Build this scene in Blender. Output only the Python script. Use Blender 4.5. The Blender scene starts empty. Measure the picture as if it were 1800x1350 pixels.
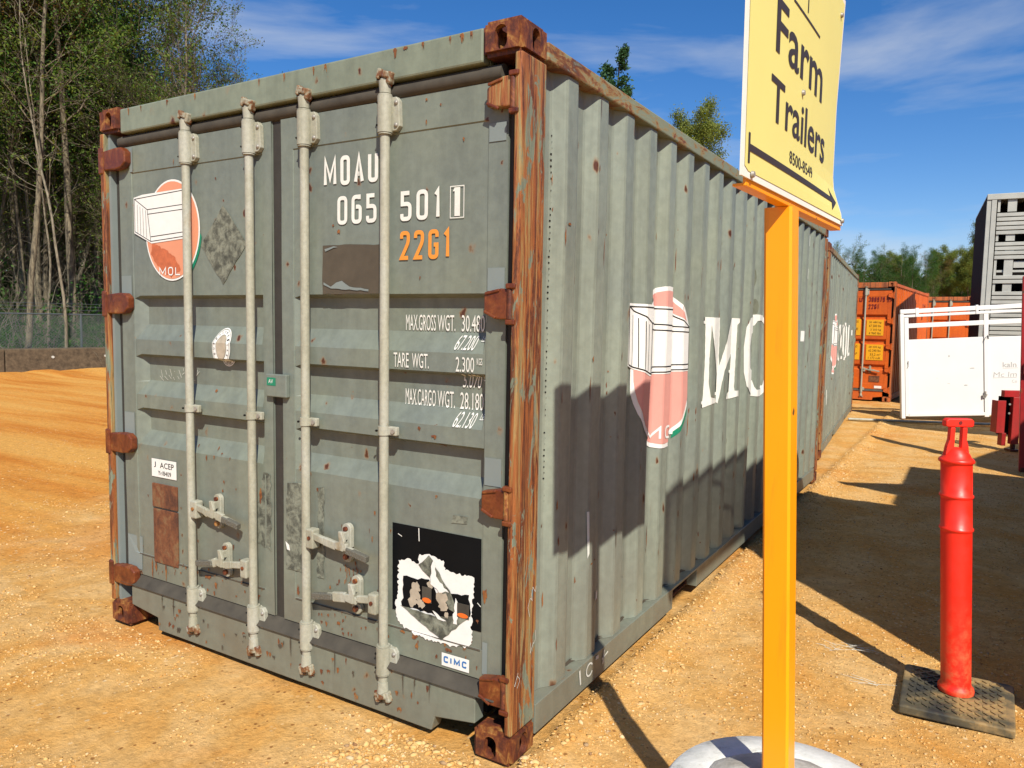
import bpy, bmesh, math, random
import numpy as np
from mathutils import Vector, Matrix
R = math.radians
sc = bpy.context.scene
C = sc.collection

# ---------------------------------------------------------------- camera
cam_d = bpy.data.cameras.new('camera')
cam = bpy.data.objects.new('camera', cam_d); C.objects.link(cam)
CAMP = Vector((1.3203, -2.1962, 1.5808))
YAW, PITCH, ROLL = .5473, -.0809, .0170
fwd = Vector((-math.sin(YAW)*math.cos(PITCH), math.cos(YAW)*math.cos(PITCH), math.sin(PITCH)))
rgt = Vector((math.cos(YAW), math.sin(YAW), 0)); upv = rgt.cross(fwd)
r2 = rgt*math.cos(ROLL)+upv*math.sin(ROLL); u2 = upv*math.cos(ROLL)-rgt*math.sin(ROLL)
cam.matrix_world = Matrix.Translation(CAMP) @ Matrix((r2, u2, -fwd)).transposed().to_4x4()
cam_d.sensor_width = 36; cam_d.lens = 36*1331.5/1800
cam_d.clip_start = .05; cam_d.clip_end = 3000
sc.camera = cam
# ---------------------------------------------------------------- sky and sun
SUN_AZ, SUN_EL = 44.0, 42.5          # the light travels towards -x, +y
w = bpy.data.worlds.new('World'); sc.world = w; w.use_nodes = True
nt = w.node_tree; nt.nodes.clear()
def wn(t, **k):
    n = nt.nodes.new(t)
    for a, b in k.items(): setattr(n, a, b)
    return n
sky = wn('ShaderNodeTexSky', sky_type='NISHITA', sun_disc=False)
sky.sun_elevation = R(SUN_EL); sky.sun_rotation = R(180-SUN_AZ)
sky.air_density = 1.0; sky.dust_density = .0; sky.ozone_density = 3.0; sky.altitude = 100
hs = wn('ShaderNodeHueSaturation'); hs.inputs['Saturation'].default_value = 1.32; hs.inputs['Value'].default_value = 1.58
tc = wn('ShaderNodeTexCoord')
mp = wn('ShaderNodeMapping'); mp.inputs['Scale'].default_value = (1.1, 1.1, 5.5); mp.inputs['Rotation'].default_value = (R(14), R(-10), R(30)); mp.inputs['Location'].default_value = (.55, .2, .35)
n1 = wn('ShaderNodeTexNoise'); n1.inputs['Scale'].default_value = 1.5; n1.inputs['Detail'].default_value = 7; n1.inputs['Roughness'].default_value = .55; n1.inputs['Distortion'].default_value = .35
cr = wn('ShaderNodeValToRGB'); cr.color_ramp.elements[0].position = .50; cr.color_ramp.elements[0].color = (0,0,0,1)
cr.color_ramp.elements[1].position = .76; cr.color_ramp.elements[1].color = (.75,.75,.75,1)
mx = wn('ShaderNodeMix', data_type='RGBA'); mx.inputs[7].default_value = (9.5, 10.2, 11.2, 1)
bg = wn('ShaderNodeBackground'); bg.inputs['Strength'].default_value = .050
out = wn('ShaderNodeOutputWorld')
L = nt.links.new
L(tc.outputs['Generated'], mp.inputs['Vector']); L(mp.outputs[0], n1.inputs['Vector']); L(n1.outputs['Fac'], cr.inputs[0])
L(sky.outputs[0], hs.inputs['Color']); tn = wn('ShaderNodeMix', data_type='RGBA', blend_type='MULTIPLY'); tn.inputs[0].default_value = 1; tn.inputs[7].default_value = (.96,.97,1.14,1); L(hs.outputs[0], tn.inputs[6]); L(tn.outputs[2], mx.inputs[6]); L(cr.outputs[0], mx.inputs[0])
L(mx.outputs[2], bg.inputs[0]); L(bg.outputs[0], out.inputs[0])
sd = bpy.data.lights.new('sun', 'SUN'); sd.energy = 5.0; sd.angle = R(.53); sd.color = (1, .93, .82)
so = bpy.data.objects.new('sun', sd); C.objects.link(so)
ldir = Vector((-math.sin(R(SUN_AZ))*math.cos(R(SUN_EL)), math.cos(R(SUN_AZ))*math.cos(R(SUN_EL)), -math.sin(R(SUN_EL))))
so.rotation_euler = ldir.to_track_quat('-Z', 'Y').to_euler(); so.location = (10, -10, 20)
sc.view_settings.view_transform = 'Standard'; sc.view_settings.look = 'None'
sc.view_settings.exposure = .42; sc.view_settings.gamma = 1; sc.view_settings.use_curve_mapping = False
sc.render.engine = 'CYCLES'; sc.cycles.max_bounces = 6; sc.cycles.diffuse_bounces = 2; sc.cycles.transparent_max_bounces = 8

# ---------------------------------------------------------------- helpers
def tag(o, label=None, cat=None, group=None, kind=None):
    if label: o['label'] = label
    if cat: o['category'] = cat
    if group: o['group'] = group
    if kind: o['kind'] = kind
    return o
def empty(name, loc=(0,0,0), rz=0, label=None, cat=None, group=None, rot=None):
    o = bpy.data.objects.new(name, None); C.objects.link(o)
    o.location = loc; o.rotation_euler = rot if rot else (0,0,rz); o.empty_display_size = .1
    return tag(o, label, cat, group)
def link(name, me, parent=None, mat=None):
    o = bpy.data.objects.new(name, me); C.objects.link(o)
    if mat is not None and len(me.materials) == 0: me.materials.append(mat)
    if parent: o.parent = parent
    return o
def copy_tree(o, parent=None, skip=()):
    c = o.copy(); C.objects.link(c)
    if parent: c.parent = parent
    for ch in o.children:
        if ch.name.split('.')[0] in skip: continue
        copy_tree(ch, c, skip)
    return c
class MB:
    def __init__(s): s.v = []; s.f = []; s.sm = []
    def add(s, v, f, sm=False):
        b = len(s.v); s.v += [tuple(p) for p in v]; s.f += [tuple(i+b for i in q) for q in f]; s.sm += [sm]*len(f); return s
    def box(s, x0, x1, y0, y1, z0, z1, M=None):
        v = [Vector(p) for p in ((x0,y0,z0),(x1,y0,z0),(x1,y1,z0),(x0,y1,z0),(x0,y0,z1),(x1,y0,z1),(x1,y1,z1),(x0,y1,z1))]
        if M: v = [M @ p for p in v]
        return s.add(v, [(0,3,2,1),(4,5,6,7),(0,1,5,4),(1,2,6,5),(2,3,7,6),(3,0,4,7)])
    def bar(s, a, b, w, h, up=(0,0,1)):
        a = Vector(a); b = Vector(b); d = (b-a); l = d.length; d.normalize(); u = Vector(up)
        x = d.cross(u); 
        if x.length < 1e-5: x = d.cross(Vector((1,0,0)))
        x.normalize(); z = x.cross(d)
        M = Matrix.Translation(a) @ Matrix((x, d, z)).transposed().to_4x4()
        return s.box(-w/2, w/2, 0, l, -h/2, h/2, M)
    def cyl(s, a, b, ra, rb=None, n=12, cap=True):
        rb = ra if rb is None else rb
        a = Vector(a); b = Vector(b); d = (b-a).normalized(); q = d.to_track_quat('Z', 'Y')
        v = []
        for p, r in ((a, ra), (b, rb)):
            for k in range(n):
                t = 2*math.pi*k/n; v.append(p + q @ Vector((r*math.cos(t), r*math.sin(t), 0)))
        s.add(v, [(k, (k+1) % n, n+(k+1) % n, n+k) for k in range(n)], True)
        if cap: s.add(v, [tuple(range(n))[::-1], tuple(range(n, 2*n))])
        return s
    def lathe(s, prof, o=(0,0,0), n=28, axis=None):
        v = []; o = Vector(o)
        for r, z in prof:
            for k in range(n):
                t = 2*math.pi*k/n; v.append(o + Vector((r*math.cos(t), r*math.sin(t), z)))
        f = [(i*n+k, i*n+(k+1) % n, (i+1)*n+(k+1) % n, (i+1)*n+k) for i in range(len(prof)-1) for k in range(n)]
        s.add(v, f, True); return s
    def prism(s, poly, y0, y1, plane='xz'):
        n = len(poly)
        g = {'xz': lambda p, y: (p[0], y, p[1]), 'yz': lambda p, y: (y, p[0], p[1]), 'xy': lambda p, y: (p[0], p[1], y)}[plane]
        v = [g(p, y0) for p in poly]+[g(p, y1) for p in poly]
        return s.add(v, [tuple(range(n)), tuple(range(n, 2*n))[::-1]]+[(k, n+k, n+(k+1) % n, (k+1) % n) for k in range(n)])
    def mesh(s, name, mat=None, fix=True):
        me = bpy.data.meshes.new(name); me.from_pydata(s.v, [], s.f)
        me.polygons.foreach_set('use_smooth', s.sm)
        if fix:
            bm = bmesh.new(); bm.from_mesh(me); bmesh.ops.recalc_face_normals(bm, faces=bm.faces); bm.to_mesh(me); bm.free()
        if mat: me.materials.append(mat)
        return me
    def build(s, name, mat, parent=None, bevel=0, seg=2, fix=True):
        o = link(name, s.mesh(name, mat, fix), parent)
        if bevel:
            m = o.modifiers.new('bevel', 'BEVEL'); m.width = bevel; m.segments = seg; m.limit_method = 'ANGLE'; m.angle_limit = R(40)
        return o

# ---------------------------------------------------------------- materials
def nodes(name):
    m = bpy.data.materials.new(name); m.use_nodes = True
    t = m.node_tree; b = t.nodes['Principled BSDF']
    def N(ty, **k):
        n = t.nodes.new(ty)
        for a, v in k.items():
            if a in n.inputs.keys() if hasattr(n.inputs, 'keys') else False: n.inputs[a].default_value = v
            else: setattr(n, a, v)
        return n
    return m, t, b, N, t.links.new
def ramp(N, els, interp='LINEAR'):
    r = N('ShaderNodeValToRGB'); r.color_ramp.interpolation = interp
    e = r.color_ramp.elements
    while len(e) < len(els): e.new(.5)
    for i, (p, c) in enumerate(els):
        e[i].position = p; e[i].color = (*c, 1) if len(c) == 3 else c
    return r
def g3(v): return (v, v, v)
def coords(N, L, scale=(1,1,1), src='Object'):
    tcn = N('ShaderNodeTexCoord'); m = N('ShaderNodeMapping'); m.inputs['Scale'].default_value = scale
    L(tcn.outputs[src], m.inputs['Vector']); return m.outputs[0]
def noise(N, L, vec, scale, detail=4, rough=.55, dist=0):
    n = N('ShaderNodeTexNoise'); n.inputs['Scale'].default_value = scale; n.inputs['Detail'].default_value = detail
    n.inputs['Roughness'].default_value = rough; n.inputs['Distortion'].default_value = dist; L(vec, n.inputs['Vector']); return n.outputs['Fac']
def mixc(N, L, fac, a, b, mode='MIX'):
    m = N('ShaderNodeMix', data_type='RGBA', blend_type=mode)
    for sock, v in ((m.inputs[0], fac), (m.inputs[6], a), (m.inputs[7], b)):
        if isinstance(v, (int, float)): sock.default_value = v
        elif isinstance(v, tuple): sock.default_value = (*v, 1) if len(v) == 3 else v
        else: L(v, sock)
    return m.outputs[2]
def bump(N, L, b, h, strength=.3, dist=.01):
    n = N('ShaderNodeBump'); n.inputs['Strength'].default_value = strength; n.inputs['Distance'].default_value = dist
    L(h, n.inputs['Height']); L(n.outputs[0], b.inputs['Normal']); return n
def flat(name, col, rough=.6, var=.12, metal=0, nscale=14, bmp=.1):
    m, t, b, N, L = nodes(name); v = coords(N, L)
    n = noise(N, L, v, nscale, 5)
    c = mixc(N, L, n, tuple(x*(1-var*1.5) for x in col), tuple(min(1, x*(1+var)) for x in col))
    L(c, b.inputs['Base Color']); b.inputs['Roughness'].default_value = rough; b.inputs['Metallic'].default_value = metal
    if max(col) < .02: b.inputs['Specular IOR Level'].default_value = .08
    if bmp: bump(N, L, b, n, bmp, .005)
    return m
def voro_spots(N, L, vec, scale, size, warp=.02, stretch=False):
    """mask of round chips of varying size"""
    wv = N('ShaderNodeTexNoise'); wv.inputs['Scale'].default_value = scale*2.5; L(vec, wv.inputs['Vector'])
    ad = N('ShaderNodeVectorMath', operation='MULTIPLY_ADD'); L(wv.outputs['Color'], ad.inputs[0]); ad.inputs[1].default_value = (warp,)*3; L(vec, ad.inputs[2])
    vo = N('ShaderNodeTexVoronoi'); vo.inputs['Scale'].default_value = scale; L(ad.outputs[0], vo.inputs['Vector'])
    sp = N('ShaderNodeSeparateColor'); L(vo.outputs['Color'], sp.inputs[0])
    pw = N('ShaderNodeMath', operation='POWER'); L(sp.outputs[0], pw.inputs[0]); pw.inputs[1].default_value = 5
    ml = N('ShaderNodeMath', operation='MULTIPLY'); L(pw.outputs[0], ml.inputs[0]); ml.inputs[1].default_value = size
    dv = N('ShaderNodeMath', operation='DIVIDE'); L(vo.outputs['Distance'], dv.inputs[0]); L(ml.outputs[0], dv.inputs[1])
    return dv.outputs[0]          # <1 inside a chip
def paint(name, base, base2, rust=1.0, dirt=.5, streak=.35, stretch=1, rough=.42, spotscale=9):
    m, t, b, N, L = nodes(name)
    v = coords(N, L); vs = coords(N, L, (9, 9, .5)); vt = coords(N, L, (1, 1, .55 if stretch > 1 else .8))
    n1 = noise(N, L, v, 1.7, 6, .6, .3); n2 = noise(N, L, vs, 1.4, 5, .6); n3 = noise(N, L, v, 23, 5, .65)
    r1 = ramp(N, [(.35, (0,0,0)), (.65, (1,1,1))]); L(n1, r1.inputs[0])
    c = mixc(N, L, r1.outputs[0], base, base2)
    r2 = ramp(N, [(.38, g3(1-streak)), (.55, g3(1)), (.8, g3(1+streak*.35))]); L(n2, r2.inputs[0])
    c = mixc(N, L, .8, c, r2.outputs[0], 'MULTIPLY')
    r3 = ramp(N, [(.35, g3(.86)), (.62, g3(1.05))]); L(n3, r3.inputs[0])
    c = mixc(N, L, .8, c, r3.outputs[0], 'MULTIPLY')
    # dust and dirt low down
    sx = N('ShaderNodeSeparateXYZ'); tcn = N('ShaderNodeTexCoord'); L(tcn.outputs['Object'], sx.inputs[0])
    mr = N('ShaderNodeMapRange'); mr.inputs['From Min'].default_value = 1.0; mr.inputs['From Max'].default_value = .0; mr.inputs['To Max'].default_value = dirt; L(sx.outputs['Z'], mr.inputs['Value'])
    mm = N('ShaderNodeMath', operation='MULTIPLY', use_clamp=True); L(mr.outputs[0], mm.inputs[0]); L(r1.outputs[0], mm.inputs[1])
    c = mixc(N, L, mm.outputs[0], c, (.16, .125, .07))
    # chips of rust with a halo
    d = voro_spots(N, L, vt, spotscale, .27*rust, .035)
    rh = ramp(N, [(.0, g3(1)), (.75, g3(.0))]); rh.color_ramp.interpolation = 'EASE'
    dv = N('ShaderNodeMath', operation='MULTIPLY'); L(d, dv.inputs[0]); dv.inputs[1].default_value = .50; L(dv.outputs[0], rh.inputs[0])
    c = mixc(N, L, rh.outputs[0], c, (.27, .12, .03))
    rc = ramp(N, [(.55, g3(1)), (.95, g3(0))]); L(d, rc.inputs[0])
    c = mixc(N, L, rc.outputs[0], c, (.07, .022, .010))
    # fine long rusty scratches
    vl = coords(N, L, (30, 30, .9)); nl = noise(N, L, vl, 1.0, 4, .7); rl = ramp(N, [(.70, g3(0)), (.76, g3(1))]); L(nl, rl.inputs[0])
    nb = noise(N, L, v, 1.1, 3); rb = ramp(N, [(.50, g3(0)), (.62, g3(1))]); L(nb, rb.inputs[0])
    mk = N('ShaderNodeMath', operation='MULTIPLY'); L(rl.outputs[0], mk.inputs[0]); L(rb.outputs[0], mk.inputs[1])
    mk2 = N('ShaderNodeMath', operation='MULTIPLY'); L(mk.outputs[0], mk2.inputs[0]); mk2.inputs[1].default_value = min(1, .8*rust)
    c = mixc(N, L, mk2.outputs[0], c, (.16, .06, .025))
    L(c, b.inputs['Base Color'])
    rr = ramp(N, [(0, g3(rough-.08)), (1, g3(rough+.2))]); L(n1, rr.inputs[0]); L(rr.outputs[0], b.inputs['Roughness'])
    nd = noise(N, L, v, 2.6, 2); ad = N('ShaderNodeMath', operation='MULTIPLY_ADD'); L(n3, ad.inputs[0]); ad.inputs[1].default_value = .05; L(nd, ad.inputs[2])
    bump(N, L, b, ad.outputs[0], .35, .02)
    return m
def rusty(name, els, scale=(1,1,1), nscale=5, rough=.8, spots=None, b_s=.6):
    m, t, b, N, L = nodes(name); v = coords(N, L, scale)
    n = noise(N, L, v, nscale, 8, .68, .4); r = ramp(N, els); L(n, r.inputs[0]); c = r.outputs[0]
    if spots:
        vv = coords(N, L, (scale[0]*1.7, scale[1]*1.7, scale[2]*1.3)); n2 = noise(N, L, vv, nscale*.8, 4, .6); r2 = ramp(N, [(.66, g3(0)), (.70, g3(1))]); L(n2, r2.inputs[0])
        c = mixc(N, L, r2.outputs[0], c, spots)
    vf = coords(N, L); nf = noise(N, L, vf, 60, 5, .7); rf = ramp(N, [(.3, g3(.80 if b_s < .3 else .62)), (.6, g3(1.08))]); L(nf, rf.inputs[0])
    c = mixc(N, L, .8, c, rf.outputs[0], 'MULTIPLY')
    L(c, b.inputs['Base Color']); b.inputs['Roughness'].default_value = rough
    bump(N, L, b, n, b_s, .006)
    return m
GREY = (.178, .202, .158); GREY2 = (.150, .176, .156)
M = {}
M['grey'] = paint('grey_green_paint', GREY, GREY2, rust=.95, dirt=.6, spotscale=15, streak=.14)
M['side'] = paint('grey_green_side_paint', (.235,.265,.208), (.190,.220,.188), rust=.7, dirt=.45, streak=.20, stretch=2, spotscale=11)
M['header'] = paint('header_paint', (.205,.235,.170), (.18,.21,.155), rust=1.1, dirt=0, spotscale=13, streak=.15)
def rail_mat():
    m, t, b, N, L = nodes('rusting_rail_paint'); v = coords(N, L, (3,3,9)); n = noise(N, L, v, 2.2, 9, .7, .5)
    r = ramp(N, [(.34,(.20,.225,.155)), (.50,(.19,.205,.135)), (.55,(.26,.18,.07)), (.60,(.19,.07,.02)), (.67,(.09,.03,.014)), (.75,(.18,.19,.14))]); 
    sx = N('ShaderNodeSeparateXYZ'); tcn = N('ShaderNodeTexCoord'); L(tcn.outputs['Object'], sx.inputs[0])
    mr = N('ShaderNodeMapRange'); mr.inputs['From Min'].default_value = 1.5; mr.inputs['From Max'].default_value = .2; mr.inputs['To Min'].default_value = -.02; mr.inputs['To Max'].default_value = .12; L(sx.outputs['Y'], mr.inputs['Value'])
    ad = N('ShaderNodeMath', operation='ADD'); L(n, ad.inputs[0]); L(mr.outputs[0], ad.inputs[1]); L(ad.outputs[0], r.inputs[0])
    L(r.outputs[0], b.inputs['Base Color']); b.inputs['Roughness'].default_value = .65; bump(N, L, b, n, .5, .005); return m
M['rail'] = rail_mat()
M['orange'] = paint('orange_paint', (.62,.115,.008), (.52,.085,.006), rust=.45, dirt=.3, streak=.12)
M['camrust'] = rusty('chipped_cam_paint', [(.30,(.33,.32,.25)), (.46,(.30,.28,.20)), (.52,(.20,.10,.04)), (.60,(.12,.035,.012)), (.70,(.34,.33,.27))], (1,1,1), 24, .6)
def post_mat():
    m, t, b, N, L = nodes('streaked_rusty_post'); v = coords(N, L, (14,14,.75)); n = noise(N, L, v, 1.6, 9, .72, .5)
    r = ramp(N, [(.28,(.17,.19,.13)), (.37,(.22,.19,.09)), (.43,(.30,.18,.06)), (.475,(.26,.09,.02)), (.51,(.27,.080,.018)), (.545,(.060,.015,.007)), (.585,(.15,.045,.012)), (.625,(.30,.19,.07)), (.69,(.17,.18,.12)), (.80,(.07,.018,.008))]); L(n, r.inputs[0]); c = r.outputs[0]
    # surviving patches of paint with ragged edges, flecks of older blue
    n2 = noise(N, L, coords(N, L, (10,10,3.2)), 1.3, 8, .7, .8); r2 = ramp(N, [(.56, g3(0)), (.575, g3(1))]); L(n2, r2.inputs[0]); c = mixc(N, L, r2.outputs[0], c, (.16,.185,.13))
    n3 = noise(N, L, coords(N, L, (22,22,2.2)), 1.1, 6, .7, .6); r3 = ramp(N, [(.69, g3(0)), (.705, g3(1))]); L(n3, r3.inputs[0]); c = mixc(N, L, r3.outputs[0], c, (.10,.19,.21))
    n4 = noise(N, L, coords(N, L, (60,60,5)), 1.2, 6, .75, .3); r4 = ramp(N, [(.33, g3(.35)), (.45, g3(1)), (.65, g3(1.25))]); L(n4, r4.inputs[0]); c = mixc(N, L, .85, c, r4.outputs[0], 'MULTIPLY')
    L(c, b.inputs['Base Color']); b.inputs['Roughness'].default_value = .62; ad = N('ShaderNodeMath', operation='ADD'); L(n, ad.inputs[0]); L(n4, ad.inputs[1]); bump(N, L, b, ad.outputs[0], .8, .006); return m
M['rustpost'] = post_mat()
M['rustcast'] = rusty('rusty_casting', [(.30,(.32,.22,.10)), (.39,(.34,.16,.04)), (.45,(.20,.06,.014)), (.51,(.12,.028,.010)), (.58,(.06,.015,.008)), (.68,(.20,.065,.014)), (.8,(.04,.012,.007))], (1,1,.6), 15, .65)
M['hingerust'] = rusty('hinge_rust', [(.30,(.30,.12,.03)), (.42,(.17,.045,.012)), (.55,(.115,.024,.008)), (.68,(.05,.012,.006)), (.8,(.25,.20,.11))], (1,1,.8), 13, .42)
M['rodpaint'] = rusty('pale_rod_paint', [(.22,(.12,.10,.065)), (.36,(.25,.245,.18)), (.5,(.33,.325,.25)), (.62,(.36,.36,.30)), (.69,(.30,.27,.19)), (.76,(.14,.08,.04))], (1,1,.35), 7, .5, None, .12)
M['gasket'] = flat('gasket_rubber', (.035,.032,.026), .7, .3, 0, 20)
M['gasket2'] = flat('dusty_gasket_rubber', (.060,.052,.038), .8, .5, 0, 12)
M['dark'] = flat('dark_interior', (.012,.011,.010), .95, .2)
M['white'] = flat('white_vinyl', (.74,.74,.70), .5, .08, 0, 22)
M['whitepaint'] = flat('white_lettering', (.70,.70,.64), .55, .12, 0, 30)
M['orangepaint'] = flat('orange_lettering', (.72,.26,.035), .55, .08, 0, 30)
M['salmon'] = flat('salmon_vinyl', (.66,.27,.15), .5, .10, 0, 6)
M['salmon2'] = flat('worn_salmon_vinyl', (.50,.13,.05), .6, .35, 0, 40)
M['greenv'] = flat('green_vinyl', (.008,.20,.11), .45, .15)
M['blackv'] = flat('black_vinyl', (.005,.006,.007), .5, .3, 0, 6)
M['line'] = flat('black_ink', (.015,.015,.015), .5, .1)
M['redtext'] = flat('dark_red_ink', (.16,.01,.01), .5, .1)
M['yellowv'] = flat('yellow_vinyl', (.75,.36,.01), .5, .06)
M['residue'] = flat('glue_residue', (.14,.15,.105), .8, .45, 0, 30)
M['mottle'] = rusty('mottled_glue', [(.36,(.045,.048,.036)), (.47,(.10,.105,.08)), (.55,(.17,.18,.135)), (.68,(.22,.23,.18))], (1,1,1), 22, .8, None, .2)
M['brownres'] = flat('brown_residue', (.075,.060,.040), .8, .25, 0, 20)
M['touch'] = flat('touch_up_paint', (.19,.225,.215), .5, .1, 0, 8)
M['blue'] = flat('blue_ink', (.03,.16,.42), .5, .1)
M['rustmark'] = rusty('thin_rust_stain', [(.3,(.26,.15,.055)), (.42,(.28,.11,.025)), (.54,(.16,.05,.016)), (.68,(.09,.028,.012))], (1,1,.7), 26, .8)
M['rustplate'] = rusty('rusty_plate', [(.3,(.20,.13,.06)), (.45,(.17,.06,.022)), (.6,(.085,.030,.014)), (.75,(.04,.022,.014))], (1,1,.6), 14, .85)
M['steel'] = flat('worn_steel', (.33,.31,.27), .45, .4, .3, 30)
M['chalk'] = flat('chalk_marks', (.55,.56,.50), .9, .2)
M['sticker_old'] = flat('scuffed_sticker', (.42,.36,.27), .7, .35, 0, 25)
M['orange_red'] = flat('reflective_orange', (.7,.14,.02), .4, .1)

# ---------------------------------------------------------------- flat print that follows a surface
_txt = {}
def text_poly(s, bold=0):
    key = (s, bold)
    if key not in _txt:
        cu = bpy.data.curves.new('lettering', 'FONT'); cu.body = s; cu.resolution_u = 3; cu.offset = bold
        ob = bpy.data.objects.new('lettering_source', cu); C.objects.link(ob)
        dg = bpy.context.evaluated_depsgraph_get()
        me = bpy.data.meshes.new_from_object(ob.evaluated_get(dg))
        vs = np.array([v.co[:2] for v in me.vertices]); fs = [tuple(p.vertices) for p in me.polygons]
        lo = vs.min(0); hi = vs.max(0); vs = (vs-lo)/(hi-lo)
        bpy.data.objects.remove(ob); bpy.data.curves.remove(cu); bpy.data.meshes.remove(me)
        _txt[key] = (vs, fs)
    return _txt[key]
class Print:
    """2D shapes (u, v) laid on a surface; cut along the folds"""
    def __init__(s): s.v = []; s.f = []
    def text(s, body, u0, v0, u1, v1, shear=0, bold=0, persp=0):
        vs, fs = text_poly(body, bold); b = len(s.v)
        for x, y in vs:
            s.v.append((u0+x*(u1-u0)+shear*y*(v1-v0), v0+y*(v1-v0)))
        s.f += [tuple(i+b for i in q) for q in fs]; return s
    def poly(s, pts):
        b = len(s.v); s.v += [tuple(p) for p in pts]
        from mathutils.geometry import tessellate_polygon
        tr = tessellate_polygon([[Vector((p[0], p[1], 0)) for p in pts]])
        s.f += [tuple(i+b for i in q) for q in tr]; return s
    def rect(s, u0, v0, u1, v1): return s.poly([(u0,v0),(u1,v0),(u1,v1),(u0,v1)])
    def frame(s, u0, v0, u1, v1, t): return s.rect(u0,v0,u1,v0+t).rect(u0,v1-t,u1,v1).rect(u0,v0+t,u0+t,v1-t).rect(u1-t,v0+t,u1,v1-t)
    def line(s, a, b, t):
        a = Vector(a); b = Vector(b); d = (b-a).normalized(); n = Vector((-d.y, d.x))*t/2
        return s.poly([a-n, b-n, b+n, a+n])
    def ell(s, cu, cv, ru, rv, n=40, a0=0, a1=360, clip=None):
        pts = [(cu+ru*math.cos(R(a0+(a1-a0)*k/n)), cv+rv*math.sin(R(a0+(a1-a0)*k/n))) for k in range(n+(a1-a0 < 360))]
        return s.poly(pts)
    def ring(s, cu, cv, ru, rv, t, n=40, a0=0, a1=360):
        for k in range(n):
            p = [R(a0+(a1-a0)*(k+j)/n) for j in (0, 1)]
            s.poly([(cu+(ru-q)*math.cos(a), cv+(rv-q)*math.sin(a)) for a, q in ((p[0],0),(p[1],0),(p[1],t),(p[0],t))])
        return s
    def build(s, name, mat, parent, surf, ucuts=(), vcuts=()):
        bm = bmesh.new(); vv = [bm.verts.new((p[0], p[1], 0)) for p in s.v]
        for q in s.f:
            try: bm.faces.new([vv[i] for i in q])
            except ValueError: pass
        for cuts, ax in ((ucuts, 0), (vcuts, 1)):
            if not s.v: break
            lo = min(p[ax] for p in s.v); hi = max(p[ax] for p in s.v)
            for c in cuts:
                if lo < c < hi:
                    co = [0,0,0]; no = [0,0,0]; co[ax] = c; no[ax] = 1
                    bmesh.ops.bisect_plane(bm, geom=bm.verts[:]+bm.edges[:]+bm.faces[:], plane_co=co, plane_no=no)
        for q in bm.verts: q.co = surf(q.co.x, q.co.y)
        me = bpy.data.meshes.new(name); bm.to_mesh(me); bm.free(); me.materials.append(mat)
        return link(name, me, parent)
def jag(pts, step, amp, seed=0):
    rnd = random.Random(seed); o = []
    for i in range(len(pts)):
        a = Vector(pts[i]); b = Vector(pts[(i+1) % len(pts)]); d = b-a; n = max(1, int(d.length/step)); m = Vector((-d.y, d.x)).normalized()
        for k in range(n): o.append(tuple(a+d*(k/n)+m*rnd.uniform(-amp, amp)*(1 if k else .3)))
    return o


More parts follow.
